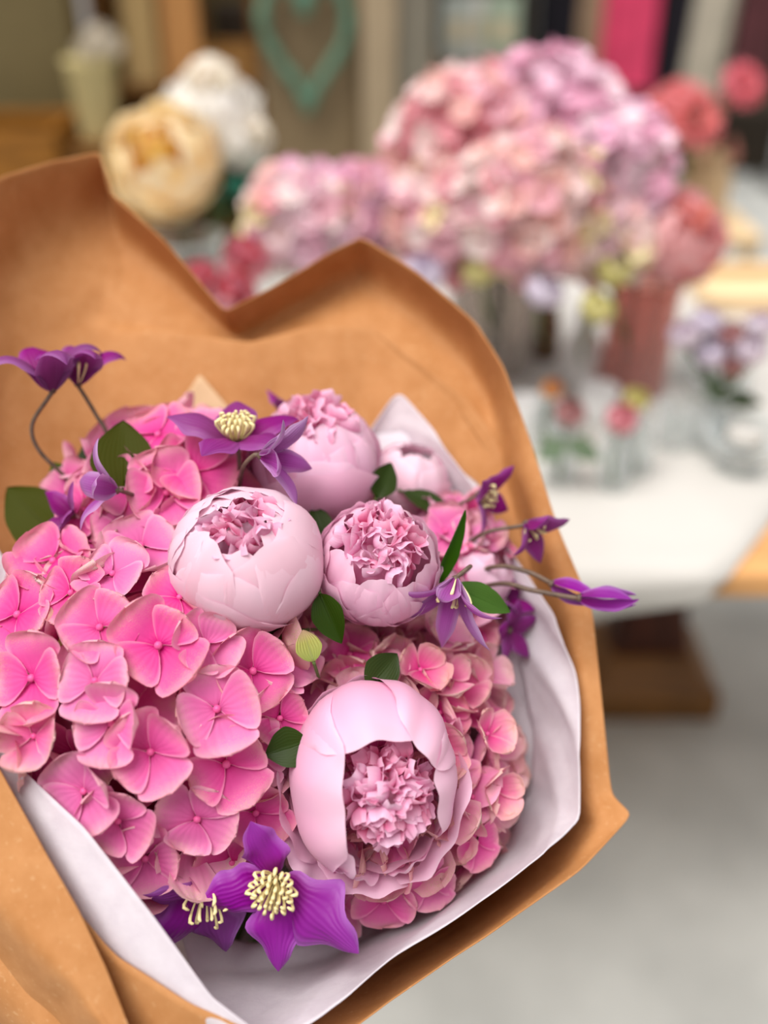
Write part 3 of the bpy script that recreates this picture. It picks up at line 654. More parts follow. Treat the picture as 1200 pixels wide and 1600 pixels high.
fa = [(-60, 1110, .418), (0, 1203, .409), (60, 1312, .402), (122, 1420, .396), (165, 1510, .3925), (206, 1615, .390), (240, 1720, .389)]
fc = [(-150, 1290, .419), (-60, 1370, .411), (0, 1428, .402), (62, 1495, .3955), (110, 1545, .3925), (162, 1612, .390), (200, 1720, .389)]
fd = [(-200, 1400, .48), (-110, 1480, .47), (-45, 1540, .464), (10, 1610, .458), (70, 1670, .454), (120, 1740, .45), (170, 1800, .45)]
loftl('folded_flap', [fa, mid(fa, fc, 0.5, -0.0015), fc, mid(fc, fd, 0.35, 0.001), fd], M['kraft'], kraft, n=80, m=40, wr=0.0005, seed=6, wscale=0.6)
loftl('paper_corner', [[(262, 662, .59), (312, 584, .592), (372, 655, .588)], [(262, 720, .59), (312, 720, .59), (372, 720, .588)]], M['kraft_pale'], kraft, n=40, m=12)['label'] = 'pale paper corner'
tissue = thing('tissue_wrap', 'white tissue paper lining inside the kraft wrap', 'wrapping paper', THROAT)
tr_ = [(555, 700, .575), (622, 613, .572), (680, 675, .562), (740, 760, .550), (800, 870, .537), (868, 960, .523), (896, 1050, .510), (909, 1150, .499), (904, 1278, .483), (850, 1335, .461), (700, 1440, .436), (560, 1540, .419), (470, 1606, .408), (380, 1680, .40)]
tc_ = [(555, 760, .578), (610, 770, .575), (660, 800, .57), (715, 850, .564), (745, 920, .558), (765, 990, .552), (775, 1060, .547), (795, 1130, .553), (795, 1235, .547), (765, 1325, .541), (645, 1430, .533), (495, 1490, .526), (370, 1500, .52), (255, 1460, .515)]
loftl('inner_sheet', [tr_, mid(tr_, tc_, 0.25, 0.004), mid(tr_, tc_, 0.6, 0.009), tc_, throat(len(tr_), 0.018)], M['tissue'], tissue, n=150, m=46, wr=0.0034, seed=8, wscale=0.9)
tl = [(-80, 1090, .436), (0, 1170, .424), (60, 1226, .416), (130, 1292, .409), (240, 1432, .400), (330, 1558, .3955), (398, 1608, .3955), (470, 1690, .395)]
tm = [(-90, 1150, .440), (0, 1255, .426), (60, 1350, .418), (125, 1450, .411), (200, 1530, .406), (300, 1610, .402), (370, 1660, .400), (440, 1740, .400)]
te = [(-120, 1300, .47), (-20, 1400, .465), (40, 1500, .46), (100, 1600, .455), (180, 1680, .45), (280, 1740, .445), (340, 1780, .445), (420, 1830, .445)]
loftl('front_flap', [tl, tm, te], M['tissue'], tissue, n=90, m=24, wr=0.0006, seed=9, wscale=0.5)
loftl('side_sheet', [[(-80, 800, .535), (0, 862, .53), (25, 905, .53), (20, 960, .53)], [(-80, 980, .54), (0, 1000, .545), (40, 1010, .545), (60, 1020, .545)], [(-60, 1250, .53), (60, 1250, .54), (120, 1250, .54), (160, 1250, .54)]], M['tissue'], tissue, n=40, m=16, wr=0.0015, seed=10)
cel = thing('cellophane_sheet', 'crumpled clear cellophane under the front of the pink hydrangea', 'wrapping paper', P(250, 1430, .47))
loftl('crumpled_sheet', [[(170, 1390, .452), (230, 1400, .45), (290, 1392, .452), (340, 1400, .455)], [(190, 1430, .456), (240, 1432, .447), (290, 1430, .458), (330, 1428, .455)], [(215, 1460, .455), (250, 1466, .452), (300, 1455, .456), (340, 1450, .46)]], M['cello'], cel, n=50, m=24, wr=0.004, seed=12, wscale=1.5)

# ------------------------------------------------------------------ hydrangea heads of the bouquet
man1 = [(250, 1010, 128, 0.0, 0.05, 'flat', 0.85), (392, 1048, 118, 0.05, 0.0, 'flat', 0.4), (338, 1108, 122, 0.05, 0.25, 'cup', 0.1), (238, 1172, 116, 0.0, 0.15, 'cup', 0.7), (352, 1190, 128, 0.05, 0.12, 'flat', 0.5), (308, 1272, 116, 0.05, 0.0, 'flat', 1.0), (182, 1128, 112, -0.3, 0.1, 'cup', 0.3), (60, 1060, 122, -0.2, 0.1, 'flat', 0.6), (38, 965, 120, -0.1, 0.2, 'flat', 0.2), (160, 985, 112, 0.1, 0.3, 'flat', 1.1), (90, 885, 112, 0.1, 0.3, 'cup', 0.2), (222, 862, 108, 0.1, 0.4, 'flat', 0.8), (118, 930, 100, 0.0, 0.0, 'flat', 0.0), (140, 1230, 110, -0.3, 0.0, 'cup', 0.9), (395, 1262, 105, 0.2, -0.1, 'flat', 0.4), (230, 1330, 112, 0.0, -0.2, 'flat', 0.2), (360, 1335, 108, 0.1, -0.3, 'flat', 0.9), (155, 1065, 110, -0.1, 0.2, 'flat', 0.2), (320, 1010, 95, 0.3, 0.2, 'cup', 0.6), (430, 1120, 95, 0.4, 0.0, 'flat', 0.2), (190, 1275, 105, -0.1, 0.0, 'flat', 1.2), (60, 1150, 110, -0.4, 0.0, 'old', 0.2), (180, 905, 100, 0, 0.5, 'flat', 0.3), (280, 940, 95, 0.2, 0.4, 'flat', 0.3)]
hydrangea('hydrangea_head', 'large bright pink hydrangea head at the front left of the bouquet', P(240, 1110, .505), (0.093, 0.094, 0.085), cv(-0.2, 0.5, 0.8), man1, 84, ['flat', 'cup', 'cup', 'old'], 0.0195, 5, group='pink hydrangeas of the bouquet', cover=-0.35, seam=0.9)
man2 = [(262, 775, 115, 0.1, 0.5, 'cup', 0.3), (305, 745, 110, 0.1, 0.6, 'cup', 1.0), (250, 690, 105, -0.1, 0.7, 'flat', 0.3), (200, 830, 105, -0.1, 0.6, 'flat', 0.8), (330, 690, 100, 0.1, 0.6, 'flat', 0.1), (140, 800, 90, -0.2, 0.6, 'flat', 0.4), (205, 770, 90, -0.2, 0.4, 'flat', 1.3)]
hydrangea('hydrangea_head', 'pink hydrangea head behind the pale round peony under the purple clematis', P(270, 800, .545), (0.058, 0.052, 0.055), cv(-0.1, 0.8, 0.5), man2, 60, ['flat', 'cup', 'flat'], 0.0195, 6, group='pink hydrangeas of the bouquet', cover=-0.4)
man3 = [(500, 1065, 80, -0.3, 0.4, 'flat', 0.4), (690, 1010, 90, 0.1, 0.3, 'old', 0.2), (650, 1050, 85, 0.0, 0.4, 'old', 0.9), (745, 1060, 85, 0.4, 0.2, 'old', 0.5), (750, 1150, 85, 0.5, 0.1, 'old', 1.1), (760, 1230, 80, 0.5, 0, 'old', 0.1), (735, 1310, 85, 0.4, -0.1, 'flat', 0.4), (600, 1395, 100, 0, -0.2, 'flat', 0.3), (540, 1405, 90, -0.1, -0.2, 'old', 0.6), (550, 1030, 85, 0, 0.5, 'flat', 0.8), (480, 1110, 90, -0.3, 0.1, 'flat', 0.5), (665, 1370, 90, 0.2, -0.3, 'flat', 0.5), (740, 990, 80, 0.3, 0.4, 'flat', 0.9)]
hydrangea('hydrangea_head', 'dusty pink hydrangea head with greenish edges around the wide open peony', P(608, 1190, .525), (0.062, 0.078, 0.070), cv(0.3, 0.4, 0.8), man3, 92, ['old', 'old', 'old', 'old', 'flat'], 0.0155, 7, group='pink hydrangeas of the bouquet', cover=-0.35, seam=0.72, excl=lambda q: view_y(q) > 1365)
hydrangea('hydrangea_head', 'small pink hydrangea head peeking out right of the ruffled round peony', P(700, 905, .548), (0.028, 0.045, 0.03), cv(0.3, 0.6, 0.6), [(695, 835, 75, 0.2, 0.3, 'flat', 0.2), (735, 890, 70, 0.4, 0.3, 'flat', 0.7)], 24, ['flat', 'old'], 0.0145, 8, group='pink hydrangeas of the bouquet')

# ------------------------------------------------------------------ peonies of the bouquet
GP = 'pink peonies of the bouquet'
peony('pale blush peony bud, tightly round, at the left of the bouquet', P(386, 875, .458), 0.0362, cv(-0.06, 0.60, 0.80), [(3, .66, 1.02, 74), (4, .80, .995, 66), (5, .86, .97, 54), (5, .90, .945, 46)], (34, 0.62, 0.97, (0, 0, 0.06), 0.24, 0.20), (M['peony_light'], M['ruffle']), 31, sc=(1.02, 0.97, 0.95), group=GP)
peony('round blush peony with ruffled open top beside the pale bud', P(592, 880, .470), 0.0300, cv(0.12, 0.55, 0.80), [(5, .54, 1.02, 48), (6, .62, .995, 44), (6, .70, .97, 42), (7, .77, .945, 38)], (70, 0.85, 0.98, (0, 0, 0.06), 0.22, 0.24), (M['peony'], M['ruffle']), 32, sc=(0.97, 1.03, 1.0), group=GP)
peony('rose pink peony standing highest behind the two round buds', P(492, 722, .525), 0.0362, cv(0.06, 0.80, 0.55), [(3, .66, 1.02, 70), (4, .74, .995, 62), (5, .80, .97, 56), (6, .85, .945, 48)], (44, 0.70, 0.98, (0, 0, 0.05), 0.24, 0.26), (M['peony'], M['ruffle']), 33, sc=(1.0, 0.98, 0.92), group=GP)
manD = [(182, 66, .86, 1.0, 0.0, .02), (98, 66, .82, .985, 0.0, .02), (46, 44, .80, 1.01, 0.0, .02), (2, 46, .80, .985, 0.02, .02), (222, 40, .80, .955, 0.0, .04), (-35, 52, .66, 1.06, 0.08, .02), (-92, 46, .61, 1.02, 0.12, .08), (-128, 32, .565, 1.07, 0.20, .03), (-158, 44, .56, 1.06, 0.08, .03), (-62, 26, .72, .97, 0.0, .12), (-108, 26, .70, .95, 0.04, .10), (140, 50, .78, .95, 0.0), (20, 50, .76, .94, 0.0), (75, 50, .77, .93, 0.0), (-60, 60, .60, .93, 0.0, .03)]
peony('wide open blush peony showing its ruffled heart at the front', P(583, 1217, .448), 0.0405, cv(0.16, -0.04, 0.98), [(5, .45, .99, 48)], (98, 1.30, 0.56, (0.11, -0.06, 0.22), 0.15, 0.19), (M['peony'], M['ruffle']), 34, sc=(0.97, 1.15, 0.95), manual=manD, group=GP, hint=UP)
peony('pale pink peony half hidden behind the highest rose pink peony', P(636, 752, .56), 0.0245, cv(0.2, 0.8, 0.4), [(4, .62, 1.0, 62), (5, .78, .96, 56), (5, .9, .92, 50)], None, (M['peony_light'], M['ruffle']), 35, group=GP)
peony('pale pink peony half hidden at the right above the drooping clematis', P(738, 895, .535), 0.0240, cv(0.5, 0.5, 0.4), [(4, .62, 1.0, 62), (5, .78, .96, 56), (5, .9, .92, 50)], None, (M['peony'], M['ruffle']), 36, group=GP)

# ------------------------------------------------------------------ clematis
CP, CL = M['clematis'], M['clematis_pale']
clematis('purple clematis bell on the tall curved stem at the upper left', P(82, 610, .502), cv(-0.10, 0.95, 0.30), 0.042, 4, 0.35, 2.75, 2.2, 0.20, CP, 51, 0, [(74, 624, .502), (50, 665, .505), (62, 705, .51), (110, 755, .52), (160, 830, .54)], roll=0.3)
clematis('purple clematis bell with cream heart behind the tall curved stem', P(122, 600, .512), cv(0.10, 0.95, 0.25), 0.036, 4, 0.35, 2.5, 2.2, 0.21, CP, 52, 14, [(130, 615, .514), (150, 648, .517), (172, 690, .52), (200, 800, .545)], roll=0.9)
clematis('pale violet clematis bell nodding left beside the big dark leaf', P(182, 766, .468), cv(-0.85, 0.15, 0.45), 0.028, 4, 0.35, 1.9, 1.5, 0.20, CL, 53, 0, [(192, 768, .470), (215, 778, .49), (230, 800, .545)], roll=0.5)
clematis('dark purple clematis tucked between olive leaf and pale violet bell', P(112, 805, .492), cv(-0.6, 0.3, 0.5), 0.020, 4, 0.6, 1.6, 1.4, 0.26, CP, 54, 0, [(130, 830, .545)])
clematis('open purple clematis with cream stamens above the pale peony bud', P(370, 690, .487), cv(0.02, 0.86, 0.50), 0.036, 5, 0.90, 2.1, 1.7, 0.26, CP, 55, 34, [(372, 700, .488), (374, 730, .492), (372, 760, .51)], roll=0.2)
clematis('violet clematis bell pointing right across the highest peony', P(408, 712, .462), cv(0.92, -0.05, 0.38), 0.031, 5, 0.30, 1.65, 1.5, 0.17, CL, 56, 0, [(396, 712, .463), (380, 730, .47), (374, 760, .50)], roll=0.4)
clematis('purple clematis peeking over the top of the highest peony', P(452, 650, .56), cv(0.1, 0.9, 0.2), 0.020, 4, 0.5, 1.5, 1.4, 0.26, CP, 57, 0, [(455, 670, .56), (460, 720, .565)])
clematis('faint violet clematis tips behind the highest peony', P(500, 645, .565), cv(0.5, 0.8, 0.1), 0.016, 4, 0.5, 1.5, 1.4, 0.22, CL, 58, 0, [(495, 660, .565), (490, 700, .565)])
clematis('violet clematis bell drooping right of the ruffled round peony', P(712, 905, .462), cv(-0.30, -0.80, 0.50), 0.036, 6, 0.35, 1.6, 1.6, 0.13, CL, 59, 6, [(722, 895, .463), (735, 885, .47), (720, 900, .52)], roll=0.4)
clematis('purple clematis with cream heart before the tissue peak', P(748, 772, .53), cv(0.75, -0.25, 0.45), 0.025, 4, 0.5, 1.8, 1.4, 0.24, CP, 60, 10, [(738, 778, .531), (700, 800, .535), (660, 850, .55)], roll=0.7)
clematis('purple clematis bell on an arching stem against the kraft edge', P(822, 818, .512), cv(0.55, -0.55, 0.45), 0.025, 4, 0.35, 1.7, 1.5, 0.24, CP, 61, 6, [(812, 822, .512), (760, 832, .515), (720, 860, .53), (690, 900, .55)], roll=0.2)
clematis('half closed pink purple clematis bud on the upper arching stem', P(862, 912, .497), cv(0.93, -0.35, 0.2), 0.024, 4, 0.36, -0.32, 1.0, 0.15, M['clematis_bright'], 62, 0, [(855, 908, .497), (820, 892, .50), (770, 886, .51), (700, 915, .54)], name='clematis_bud', srad=0.0013)
clematis('slender pink purple clematis bud reaching past the kraft edge', P(905, 934, .490), cv(0.99, -0.03, 0.15), 0.030, 4, 0.30, -0.28, 1.0, 0.12, M['clematis_bright'], 63, 0, [(885, 932, .491), (830, 922, .495), (780, 912, .505), (700, 930, .54)], name='clematis_bud', srad=0.0013)
clematis('small dark purple clematis low against the tissue right of bright leaf', P(790, 940, .535), cv(0.5, 0.5, 0.5), 0.018, 4, 0.6, 1.5, 1.4, 0.28, CP, 64, 0, [(780, 950, .54), (750, 980, .555)])
clematis('purple clematis resting on the tissue beside the dusty hydrangea', P(795, 985, .53), cv(0.6, -0.1, 0.6), 0.020, 5, 0.8, 1.6, 1.4, 0.25, CP, 65, 0, [(785, 990, .54), (740, 1010, .555)])
clematis('open purple clematis with cream stamens at the foot of the wide peony', P(432, 1372, .437), cv(-0.05, -0.12, 0.95), 0.040, 4, 1.05, 1.75, 1.4, 0.29, M['clematis_bright'], 66, 40, [(440, 1380, .445), (450, 1400, .47), (430, 1430, .50)], roll=0.0, hint=UP, lens=(0.85, 0.95, 0.95, 1.15), azs=(108, 196, 272, 325), ruff=0.2)
clematis('purple clematis turned sideways left of the lowest open clematis', P(322, 1385, .446), cv(0.15, -0.62, 0.75), 0.041, 4, 0.85, 1.85, 1.4, 0.29, M['clematis_bright'], 67, 12, [(312, 1375, .455), (330, 1380, .48), (360, 1420, .50)], roll=0.0, hint=UP, ruff=0.2, azs=(165, 235, 285, 20), lens=(0.8, 0.95, 1.0, 0.5))

# ------------------------------------------------------------------ leaves
leaf('broad dark green leaf with curled tip above the pale violet bell', (192, 772, .487), (192, 655, .492), 96, M['leaf_olive'], 0.15, 0.05, (0.2, 0.2, 1))
leaf('small bright green leaf low on the tall curved clematis stem', (112, 768, .53), (80, 722, .53), 38, M['leaf_bright'], 0.2, 0.05, (-0.3, 0.2, 1))
leaf('broad olive leaf at the far left edge of the bouquet', (100, 850, .515), (8, 760, .52), 92, M['leaf_olive'], 0.12, 0.06, (0.1, 0.1, 1))
leaf('dark narrow leaf behind the pale violet bell', (140, 770, .525), (130, 690, .53), 34, M['leaf'], 0.3, 0.05, (-0.5, 0.2, 1))
leaf('dark leaf right of the highest peony', (588, 778, .512), (612, 722, .515), 44, M['leaf'], 0.25, 0.05, (0.3, 0, 1))
leaf('dark leaf lying flat above the ruffled round peony', (628, 768, .535), (715, 806, .53), 40, M['leaf'], 0.3, 0.08, (0.1, 0.7, 0.7))
leaf('upright dark leaf standing right of the ruffled round peony', (682, 912, .478), (722, 795, .475), 40, M['leaf_bright'], 0.5, -0.05, (0.75, 0, 0.6))
leaf('bright green leaf beside the drooping violet clematis', (708, 916, .470), (800, 955, .470), 44, M['leaf_bright'], 0.25, 0.08, (0.1, 0.4, 0.9))
leaf('glossy dark leaf below the gap between the two round peonies', (500, 928, .455), (532, 1006, .450), 50, M['leaf'], 0.4, 0.1, (-0.2, 0.1, 1))
leaf('dark leaf just above the wide open peony', (575, 1075, .455), (622, 1020, .462), 56, M['leaf'], 0.3, 0.1, (0.2, 0.3, 1))
leaf('pointed dark leaf left of the wide open peony', (480, 1158, .437), (414, 1180, .433), 62, M['leaf'], 0.25, 0.06, (-0.1, 0.2, 1))
leaf('dark leaf left of the pale peony bud', (292, 930, .455), (246, 893, .458), 34, M['leaf'], 0.3, 0.1, (0, 0.4, 1))
leaf('olive leaf under the pale peony bud', (470, 985, .462), (395, 990, .460), 26, M['leaf_olive'], 0.2, 0.05, (0, 0.5, 1))
leaf('lime green bract between the pale bud and the wide peony', (490, 1034, .445), (474, 984, .448), 40, M['bract'], 0.35, -0.1, (0, 0.2, 1), name='flower_bract')
leaf('dark leaf wedged between the three upper peonies', (505, 840, .495), (490, 790, .50), 40, M['leaf'], 0.3, 0.1, (0, 0.3, 1))

# ------------------------------------------------------------------ flowers and glassware on the table
PICK = [(0, (0.84, 0.42, 0.50)), (0.22, (0.88, 0.58, 0.66)), (0.40, (0.84, 0.50, 0.44)), (0.55, (0.88, 0.70, 0.68)), (0.70, (0.92, 0.84, 0.80)), (0.86, (0.84, 0.76, 0.42)), (0.93, (0.80, 0.36, 0.44))]
PICKL = [(0, (0.82, 0.38, 0.54)), (0.25, (0.86, 0.52, 0.68)), (0.5, (0.86, 0.62, 0.74)), (0.75, (0.90, 0.78, 0.82))]
M['hyd_mix'] = petal_mat('hydrangea_antique', [(0, (0.62, 0.22, 0.24)), (0.4, (0.86, 0.54, 0.58)), (1, (0.90, 0.70, 0.72))], pick=PICK, transl=0.25, vary=0.1)
M['hyd_lilac'] = petal_mat('hydrangea_lilac_pink', [(0, (0.62, 0.20, 0.34)), (0.4, (0.84, 0.48, 0.62)), (1, (0.90, 0.68, 0.78))], pick=PICKL, transl=0.25, vary=0.1)
FL['mix'] = [floret_mesh(80+s, M['hyd_mix'], 0.3) for s in range(6)]
FL['lilac'] = [floret_mesh(90+s, M['hyd_lilac'], 0.3) for s in range(6)]
def vase(name, label, c, prof, mat, wall=0.0025, parts=None, cat='vase', group=None, water=None):
    t = thing(name, label, cat, c, None, group)
    inner = [(max(r-wall, 0.0005), z+(wall if i == 0 else 0)) for i, (r, z) in enumerate(prof)]
    full = [(0.0, 0.0)]+prof+[(prof[-1][0]-wall/2, prof[-1][1]+wall*0.4)]+inner[::-1]+[(0.0, wall+inner[0][1]*0)]
    MB().lathe(full, 32).obj(parts or 'vase_body', mat, t)
    MB().lathe([(prof[-1][0]-wall, prof[-1][1]-0.001), (prof[-1][0]+0.0012, prof[-1][1]-0.001), (prof[-1][0]+0.0012, prof[-1][1]+0.0022), (prof[-1][0]-wall, prof[-1][1]+0.0022), (prof[-1][0]-wall, prof[-1][1]-0.001)], 32).obj('rim', mat, t)
    return t
VB = G(765, 575, TZ); VB2 = G(985, 610, TZ)
dV = (VB-CAM).dot(-BK)
vase('flower_vase', 'smoky glass vase under the big antique hydrangeas', VB, [(0.060, 0.0), (0.064, 0.01), (0.064, 0.16), (0.068, 0.175)], M['glass_grey'], 0.004)
vase('flower_vase', 'tall rose tinted glass vase under the pink peony', VB2, [(0.042, 0.0), (0.046, 0.01), (0.046, 0.15), (0.050, 0.165)], M['glass_pink'], 0.004)
GB = 'antique hydrangeas on the table'
def bh(px, py, d, rpx, kinds, label, seed, n=90, base=None, size=0.0175):
    c = P(px, py, d); r = rpx*d/FPX
    h = hydrangea('hydrangea_head', label, c, (r, r*0.92, r*0.95), cv(0, 0.8, 0.5), [], n, kinds, size, seed, cover=-0.75, group=GB, stem=False, core_mat=M['hyd_mix' if kinds[0] == 'mix' else 'hyd_lilac'], bead=False, seam=0.62)
    b = base + Vector((rnd.uniform(-.02, .02), rnd.uniform(-.02, .02), 0.03)); a, e = loc_of(h, c), loc_of(h, b)
    top = b + Vector((0, 0, 0.14))
    MB().tube(spline([a, loc_of(h, top+(c-top)*0.3), loc_of(h, top), e], 16), 0.004, 8).obj('stem', M['stem_green'], h)
bh(728, 228, 1.22, 122, ['mix'], 'cream and rose hydrangea head at the left of the big mass', 101, 95, VB)
bh(830, 325, 1.15, 118, ['mix'], 'antique rose hydrangea head at the low centre of the big mass', 102, 95, VB)
bh(850, 195, 1.24, 120, ['lilac'], 'lilac pink hydrangea head at the top of the big mass', 103, 95, VB)
bh(935, 270, 1.22, 112, ['lilac'], 'lilac hydrangea head at the right of the big mass', 104, 95, VB2)
bh(710, 345, 1.20, 98, ['mix'], 'antique pink hydrangea head low at the left of the big mass', 105, 80, VB)
bh(945, 375, 1.20, 70, ['mix'], 'small antique hydrangea head above the rose tinted vase', 106, 60, VB2)
# small lilac hydrangea in its own vase, mostly behind the kraft
VB3 = P(505, 520, 1.25); VB3.z = TZ
vase('flower_vase', 'clear glass vase behind the kraft peak holding a small hydrangea', VB3, [(0.045, 0.0), (0.05, 0.01), (0.045, 0.12), (0.05, 0.135)], M['glass'], 0.003)
bh(470, 340, 1.22, 84, ['lilac', 'mix'], 'pale lilac hydrangea head left of the big mass', 107, 75, VB3)
bh(560, 325, 1.24, 72, ['lilac', 'mix'], 'small lilac hydrangea head touching the big mass', 108, 65, VB3)
# cream and white peonies in a vase at the back of the table
def bloom_mats(nm, a, b, c_): return (petal_mat(nm+'_petal', [(0, a), (0.5, b), (1, c_)], transl=0.3, vary=0.06), petal_mat(nm+'_heart', [(0, a), (1, b)], transl=0.3, vary=0.2))
CREAM = bloom_mats('cream_peony', (0.85, 0.45, 0.10), (0.98, 0.74, 0.36), (0.98, 0.86, 0.60))
WHITE = bloom_mats('white_peony', (0.92, 0.80, 0.62), (0.95, 0.91, 0.84), (0.96, 0.94, 0.90))
CORAL = bloom_mats('coral_peony', (0.80, 0.20, 0.14), (0.86, 0.38, 0.38), (0.88, 0.54, 0.56))
VB4 = P(300, 460, 1.42); VB4.z = TZ
vase('flower_vase', 'clear glass vase of cream and white peonies at the table back', VB4, [(0.045, 0.0), (0.052, 0.01), (0.050, 0.17), (0.056, 0.185)], M['glass'], 0.004)
OPEN = [(6, .46, 1.05, 44), (6, .56, 1.0, 42), (6, .66, .92, 40), (5, .76, .8, 40), (4, .84, .66, 42)]
peony('large cream yellow peony with an orange heart behind the kraft paper', P(252, 248, 1.34), 0.080, cv(-0.15, 0.15, 0.95), OPEN, (14, 0.6, 0.4, (0, 0, 0.3), 0.12, 0.14), CREAM, 70, stem_end=VB4+Vector((0, 0, 0.03)), group='peonies in the back vase')
peony('white peony behind the cream yellow one', P(330, 165, 1.42), 0.072, cv(0.05, 0.6, 0.7), OPEN, (30, 0.9, 0.7, (0, 0, 0.2), 0.22, 0.22), WHITE, 71, stem_end=VB4+Vector((0.01, 0, 0.03)), group='peonies in the back vase')
peony('smaller white peony drooping right of the cream yellow one', P(382, 215, 1.42), 0.046, cv(0.7, 0.1, 0.6), OPEN, (20, 0.9, 0.7, (0, 0, 0.2), 0.22, 0.22), WHITE, 72, stem_end=VB4+Vector((0.0, 0.01, 0.03)), group='peonies in the back vase')
rb = thing('teal_bow', 'teal ribbon bow beneath the smaller white peony', 'ribbon', P(372, 292, 1.40))
for s_ in (-1, 1):
    rows = []
    for k in range(13):
        a = PI*k/12; x = s_*(0.006+0.045*math.sin(a)); z = 0.018*math.cos(a)*math.sin(a)*2+0.012*math.sin(a)
        rows.append([(x, -0.016+0.004*math.sin(a), z+0.014*math.sin(a)), (x, 0.016, z-0.012*math.sin(a))])
    MB().grid(np.array(rows)).obj('loop', M['teal_bright'], rb, solid=0.001)
    MB().grid(np.array([[(s_*0.003, -0.012, 0), (s_*0.006, 0.012, 0)], [(s_*0.018, -0.012, -0.03), (s_*0.022, 0.012, -0.028)], [(s_*0.03, -0.012, -0.062), (s_*0.034, 0.012, -0.056)]])).obj('tail', M['teal_bright'], rb, solid=0.001)
MB().ball((0, 0, 0), 0.011, (1, 1.3, 1)).obj('knot', M['teal_bright'], rb)
MB().tube([(0, 0, 0), tuple(loc_of(rb, VB4+Vector((0, 0, 0.10))))], 0.003, 6).obj('wire_pick', M['stem_green'], rb)
# rose pink carnations low behind the kraft valley
VB5 = P(372, 560, 1.12); VB5.z = TZ
vase('flower_vase', 'small clear glass vase of rosy carnations behind the kraft valley', VB5, [(0.03, 0.0), (0.035, 0.01), (0.030, 0.08), (0.034, 0.09)], M['glass'], 0.003)
ROSE = bloom_mats('rosy_carnation', (0.50, 0.06, 0.12), (0.66, 0.18, 0.24), (0.76, 0.40, 0.44))
for px, py, d, r_, lb in ((385, 405, 1.12, 0.028, 'rosy carnation highest in the valley of the kraft paper'), (365, 455, 1.08, 0.026, 'rosy carnation lowest in the valley of the kraft paper'), (318, 440, 1.16, 0.026, 'dusty pink carnation left in the valley of the kraft paper')):
    peony(lb, P(px, py, d), r_, cv(0.1, 0.5, 0.7), [(6, .5, 1.05, 42), (6, .62, .95, 40)], (24, 1.2, 0.9, (0, 0, 0.1), 0.25, 0.28), ROSE, 73+px, name='carnation', stem_end=VB5+Vector((0, 0, 0.02)), group='rosy carnations')
peony('pink peony with coral heart right of the big hydrangea mass', P(1062, 365, 1.22), 0.062, cv(0.15, 0.35, 0.85), OPEN, (30, 0.8, 0.55, (0, 0, 0.25), 0.16, 0.18), CORAL, 75, stem_end=VB2+Vector((0.02, 0, 0.03)), group='coral flowers')
# small pale and yellow buds under the mass
def bud(px, py, d, r_, mat, label, base, name='flower_bud', seed=1, group='small blooms under the big mass'):
    c = P(px, py, d)
    t = peony(label, c, r_, cv(rnd.uniform(-.3, .3), 0.6, 0.6), [(5, .58, 1.05, 48), (5, .70, .95, 44), (4, .8, .8, 44)], None, (mat, mat), 200+seed, name=name, stem_end=base, group=group)
    return t
PALE = petal_mat('pale_lilac_bloom', [(0, (0.5, 0.4, 0.55)), (1, (0.80, 0.74, 0.84))]); YEL = petal_mat('yellow_green_bloom', [(0, (0.5, 0.45, 0.1)), (1, (0.76, 0.70, 0.34))])
PNK = petal_mat('soft_pink_bloom', [(0, (0.65, 0.2, 0.25)), (1, (0.82, 0.40, 0.46))]); ORG = petal_mat('orange_bloom', [(0, (0.6, 0.2, 0.05)), (1, (0.80, 0.42, 0.18))]); DUS = petal_mat('dusty_rose_bloom', [(0, (0.4, 0.15, 0.15)), (1, (0.58, 0.30, 0.30))])
vb6 = G(850, 560, TZ); vb7 = G(905, 600, TZ)
vase('bottle_vase', 'white ceramic bottle vase between the smoky and rose tinted vases', vb7, [(0.024, 0.0), (0.027, 0.01), (0.027, 0.06), (0.018, 0.075), (0.012, 0.085), (0.013, 0.11)], M['white'], 0.003)
vase('bud_vase', 'slim brown glass bud vase left of the white bottle', vb6, [(0.018, 0.0), (0.022, 0.01), (0.020, 0.06), (0.012, 0.09), (0.014, 0.10)], simple('amber_glass', (0.35, 0.20, 0.10), 0.08, trans=0.7), 0.003)
bud(852, 452, 1.12, 0.022, PALE, 'pale lilac bloom under the big hydrangea mass', vb6+Vector((0, 0, 0.02)), seed=2)
bud(935, 478, 1.12, 0.020, YEL, 'yellow green bloom above the white bottle vase', vb7+Vector((0, 0, 0.03)), seed=3)
bud(960, 420, 1.16, 0.022, YEL, 'yellow green bloom under the right of the big mass', VB2+Vector((0, 0, 0.05)), seed=4)
bud(660, 425, 1.14, 0.024, PALE, 'whitish bloom beside the kraft peak', VB+Vector((-0.03, 0, 0.05)), seed=5)
bud(748, 420, 1.15, 0.020, YEL, 'yellow green bloom under the left of the big mass', VB+Vector((0, 0, 0.05)), seed=6)
def budvase(px, py, label, group='small clear bud vases', h=0.075, r_=0.019, mat=None):
    c = G(px, py, TZ)
    vase('bud_vase', label, c, [(r_*0.85, 0.0), (r_, 0.006), (r_, h*0.7), (r_*0.75, h*0.85), (r_*0.8, h)], mat or M['glass'], 0.002, group=group)
    return c
a = budvase(872, 755, 'small clear bud vase with a dusty rose bloom, nearest the kraft edge'); b_ = budvase(955, 765, 'small clear bud vase with the soft pink bloom')
def dz(c, up): q = c+Vector((0, 0, up)); return q
def bud_at(c, up, dx, r_, mat, label, seed):
    q = c+Vector((dx, 0, up)); t = peony(label, q, r_, Vector((0.1, -0.45, 0.85)).normalized(), [(5, .58, 1.05, 48), (5, .70, .95, 44), (4, .8, .8, 44)], None, (mat, mat), 300+seed, name='rose_bloom', stem_end=c+Vector((0, 0, 0.006)), group='single blooms in bud vases'); return t
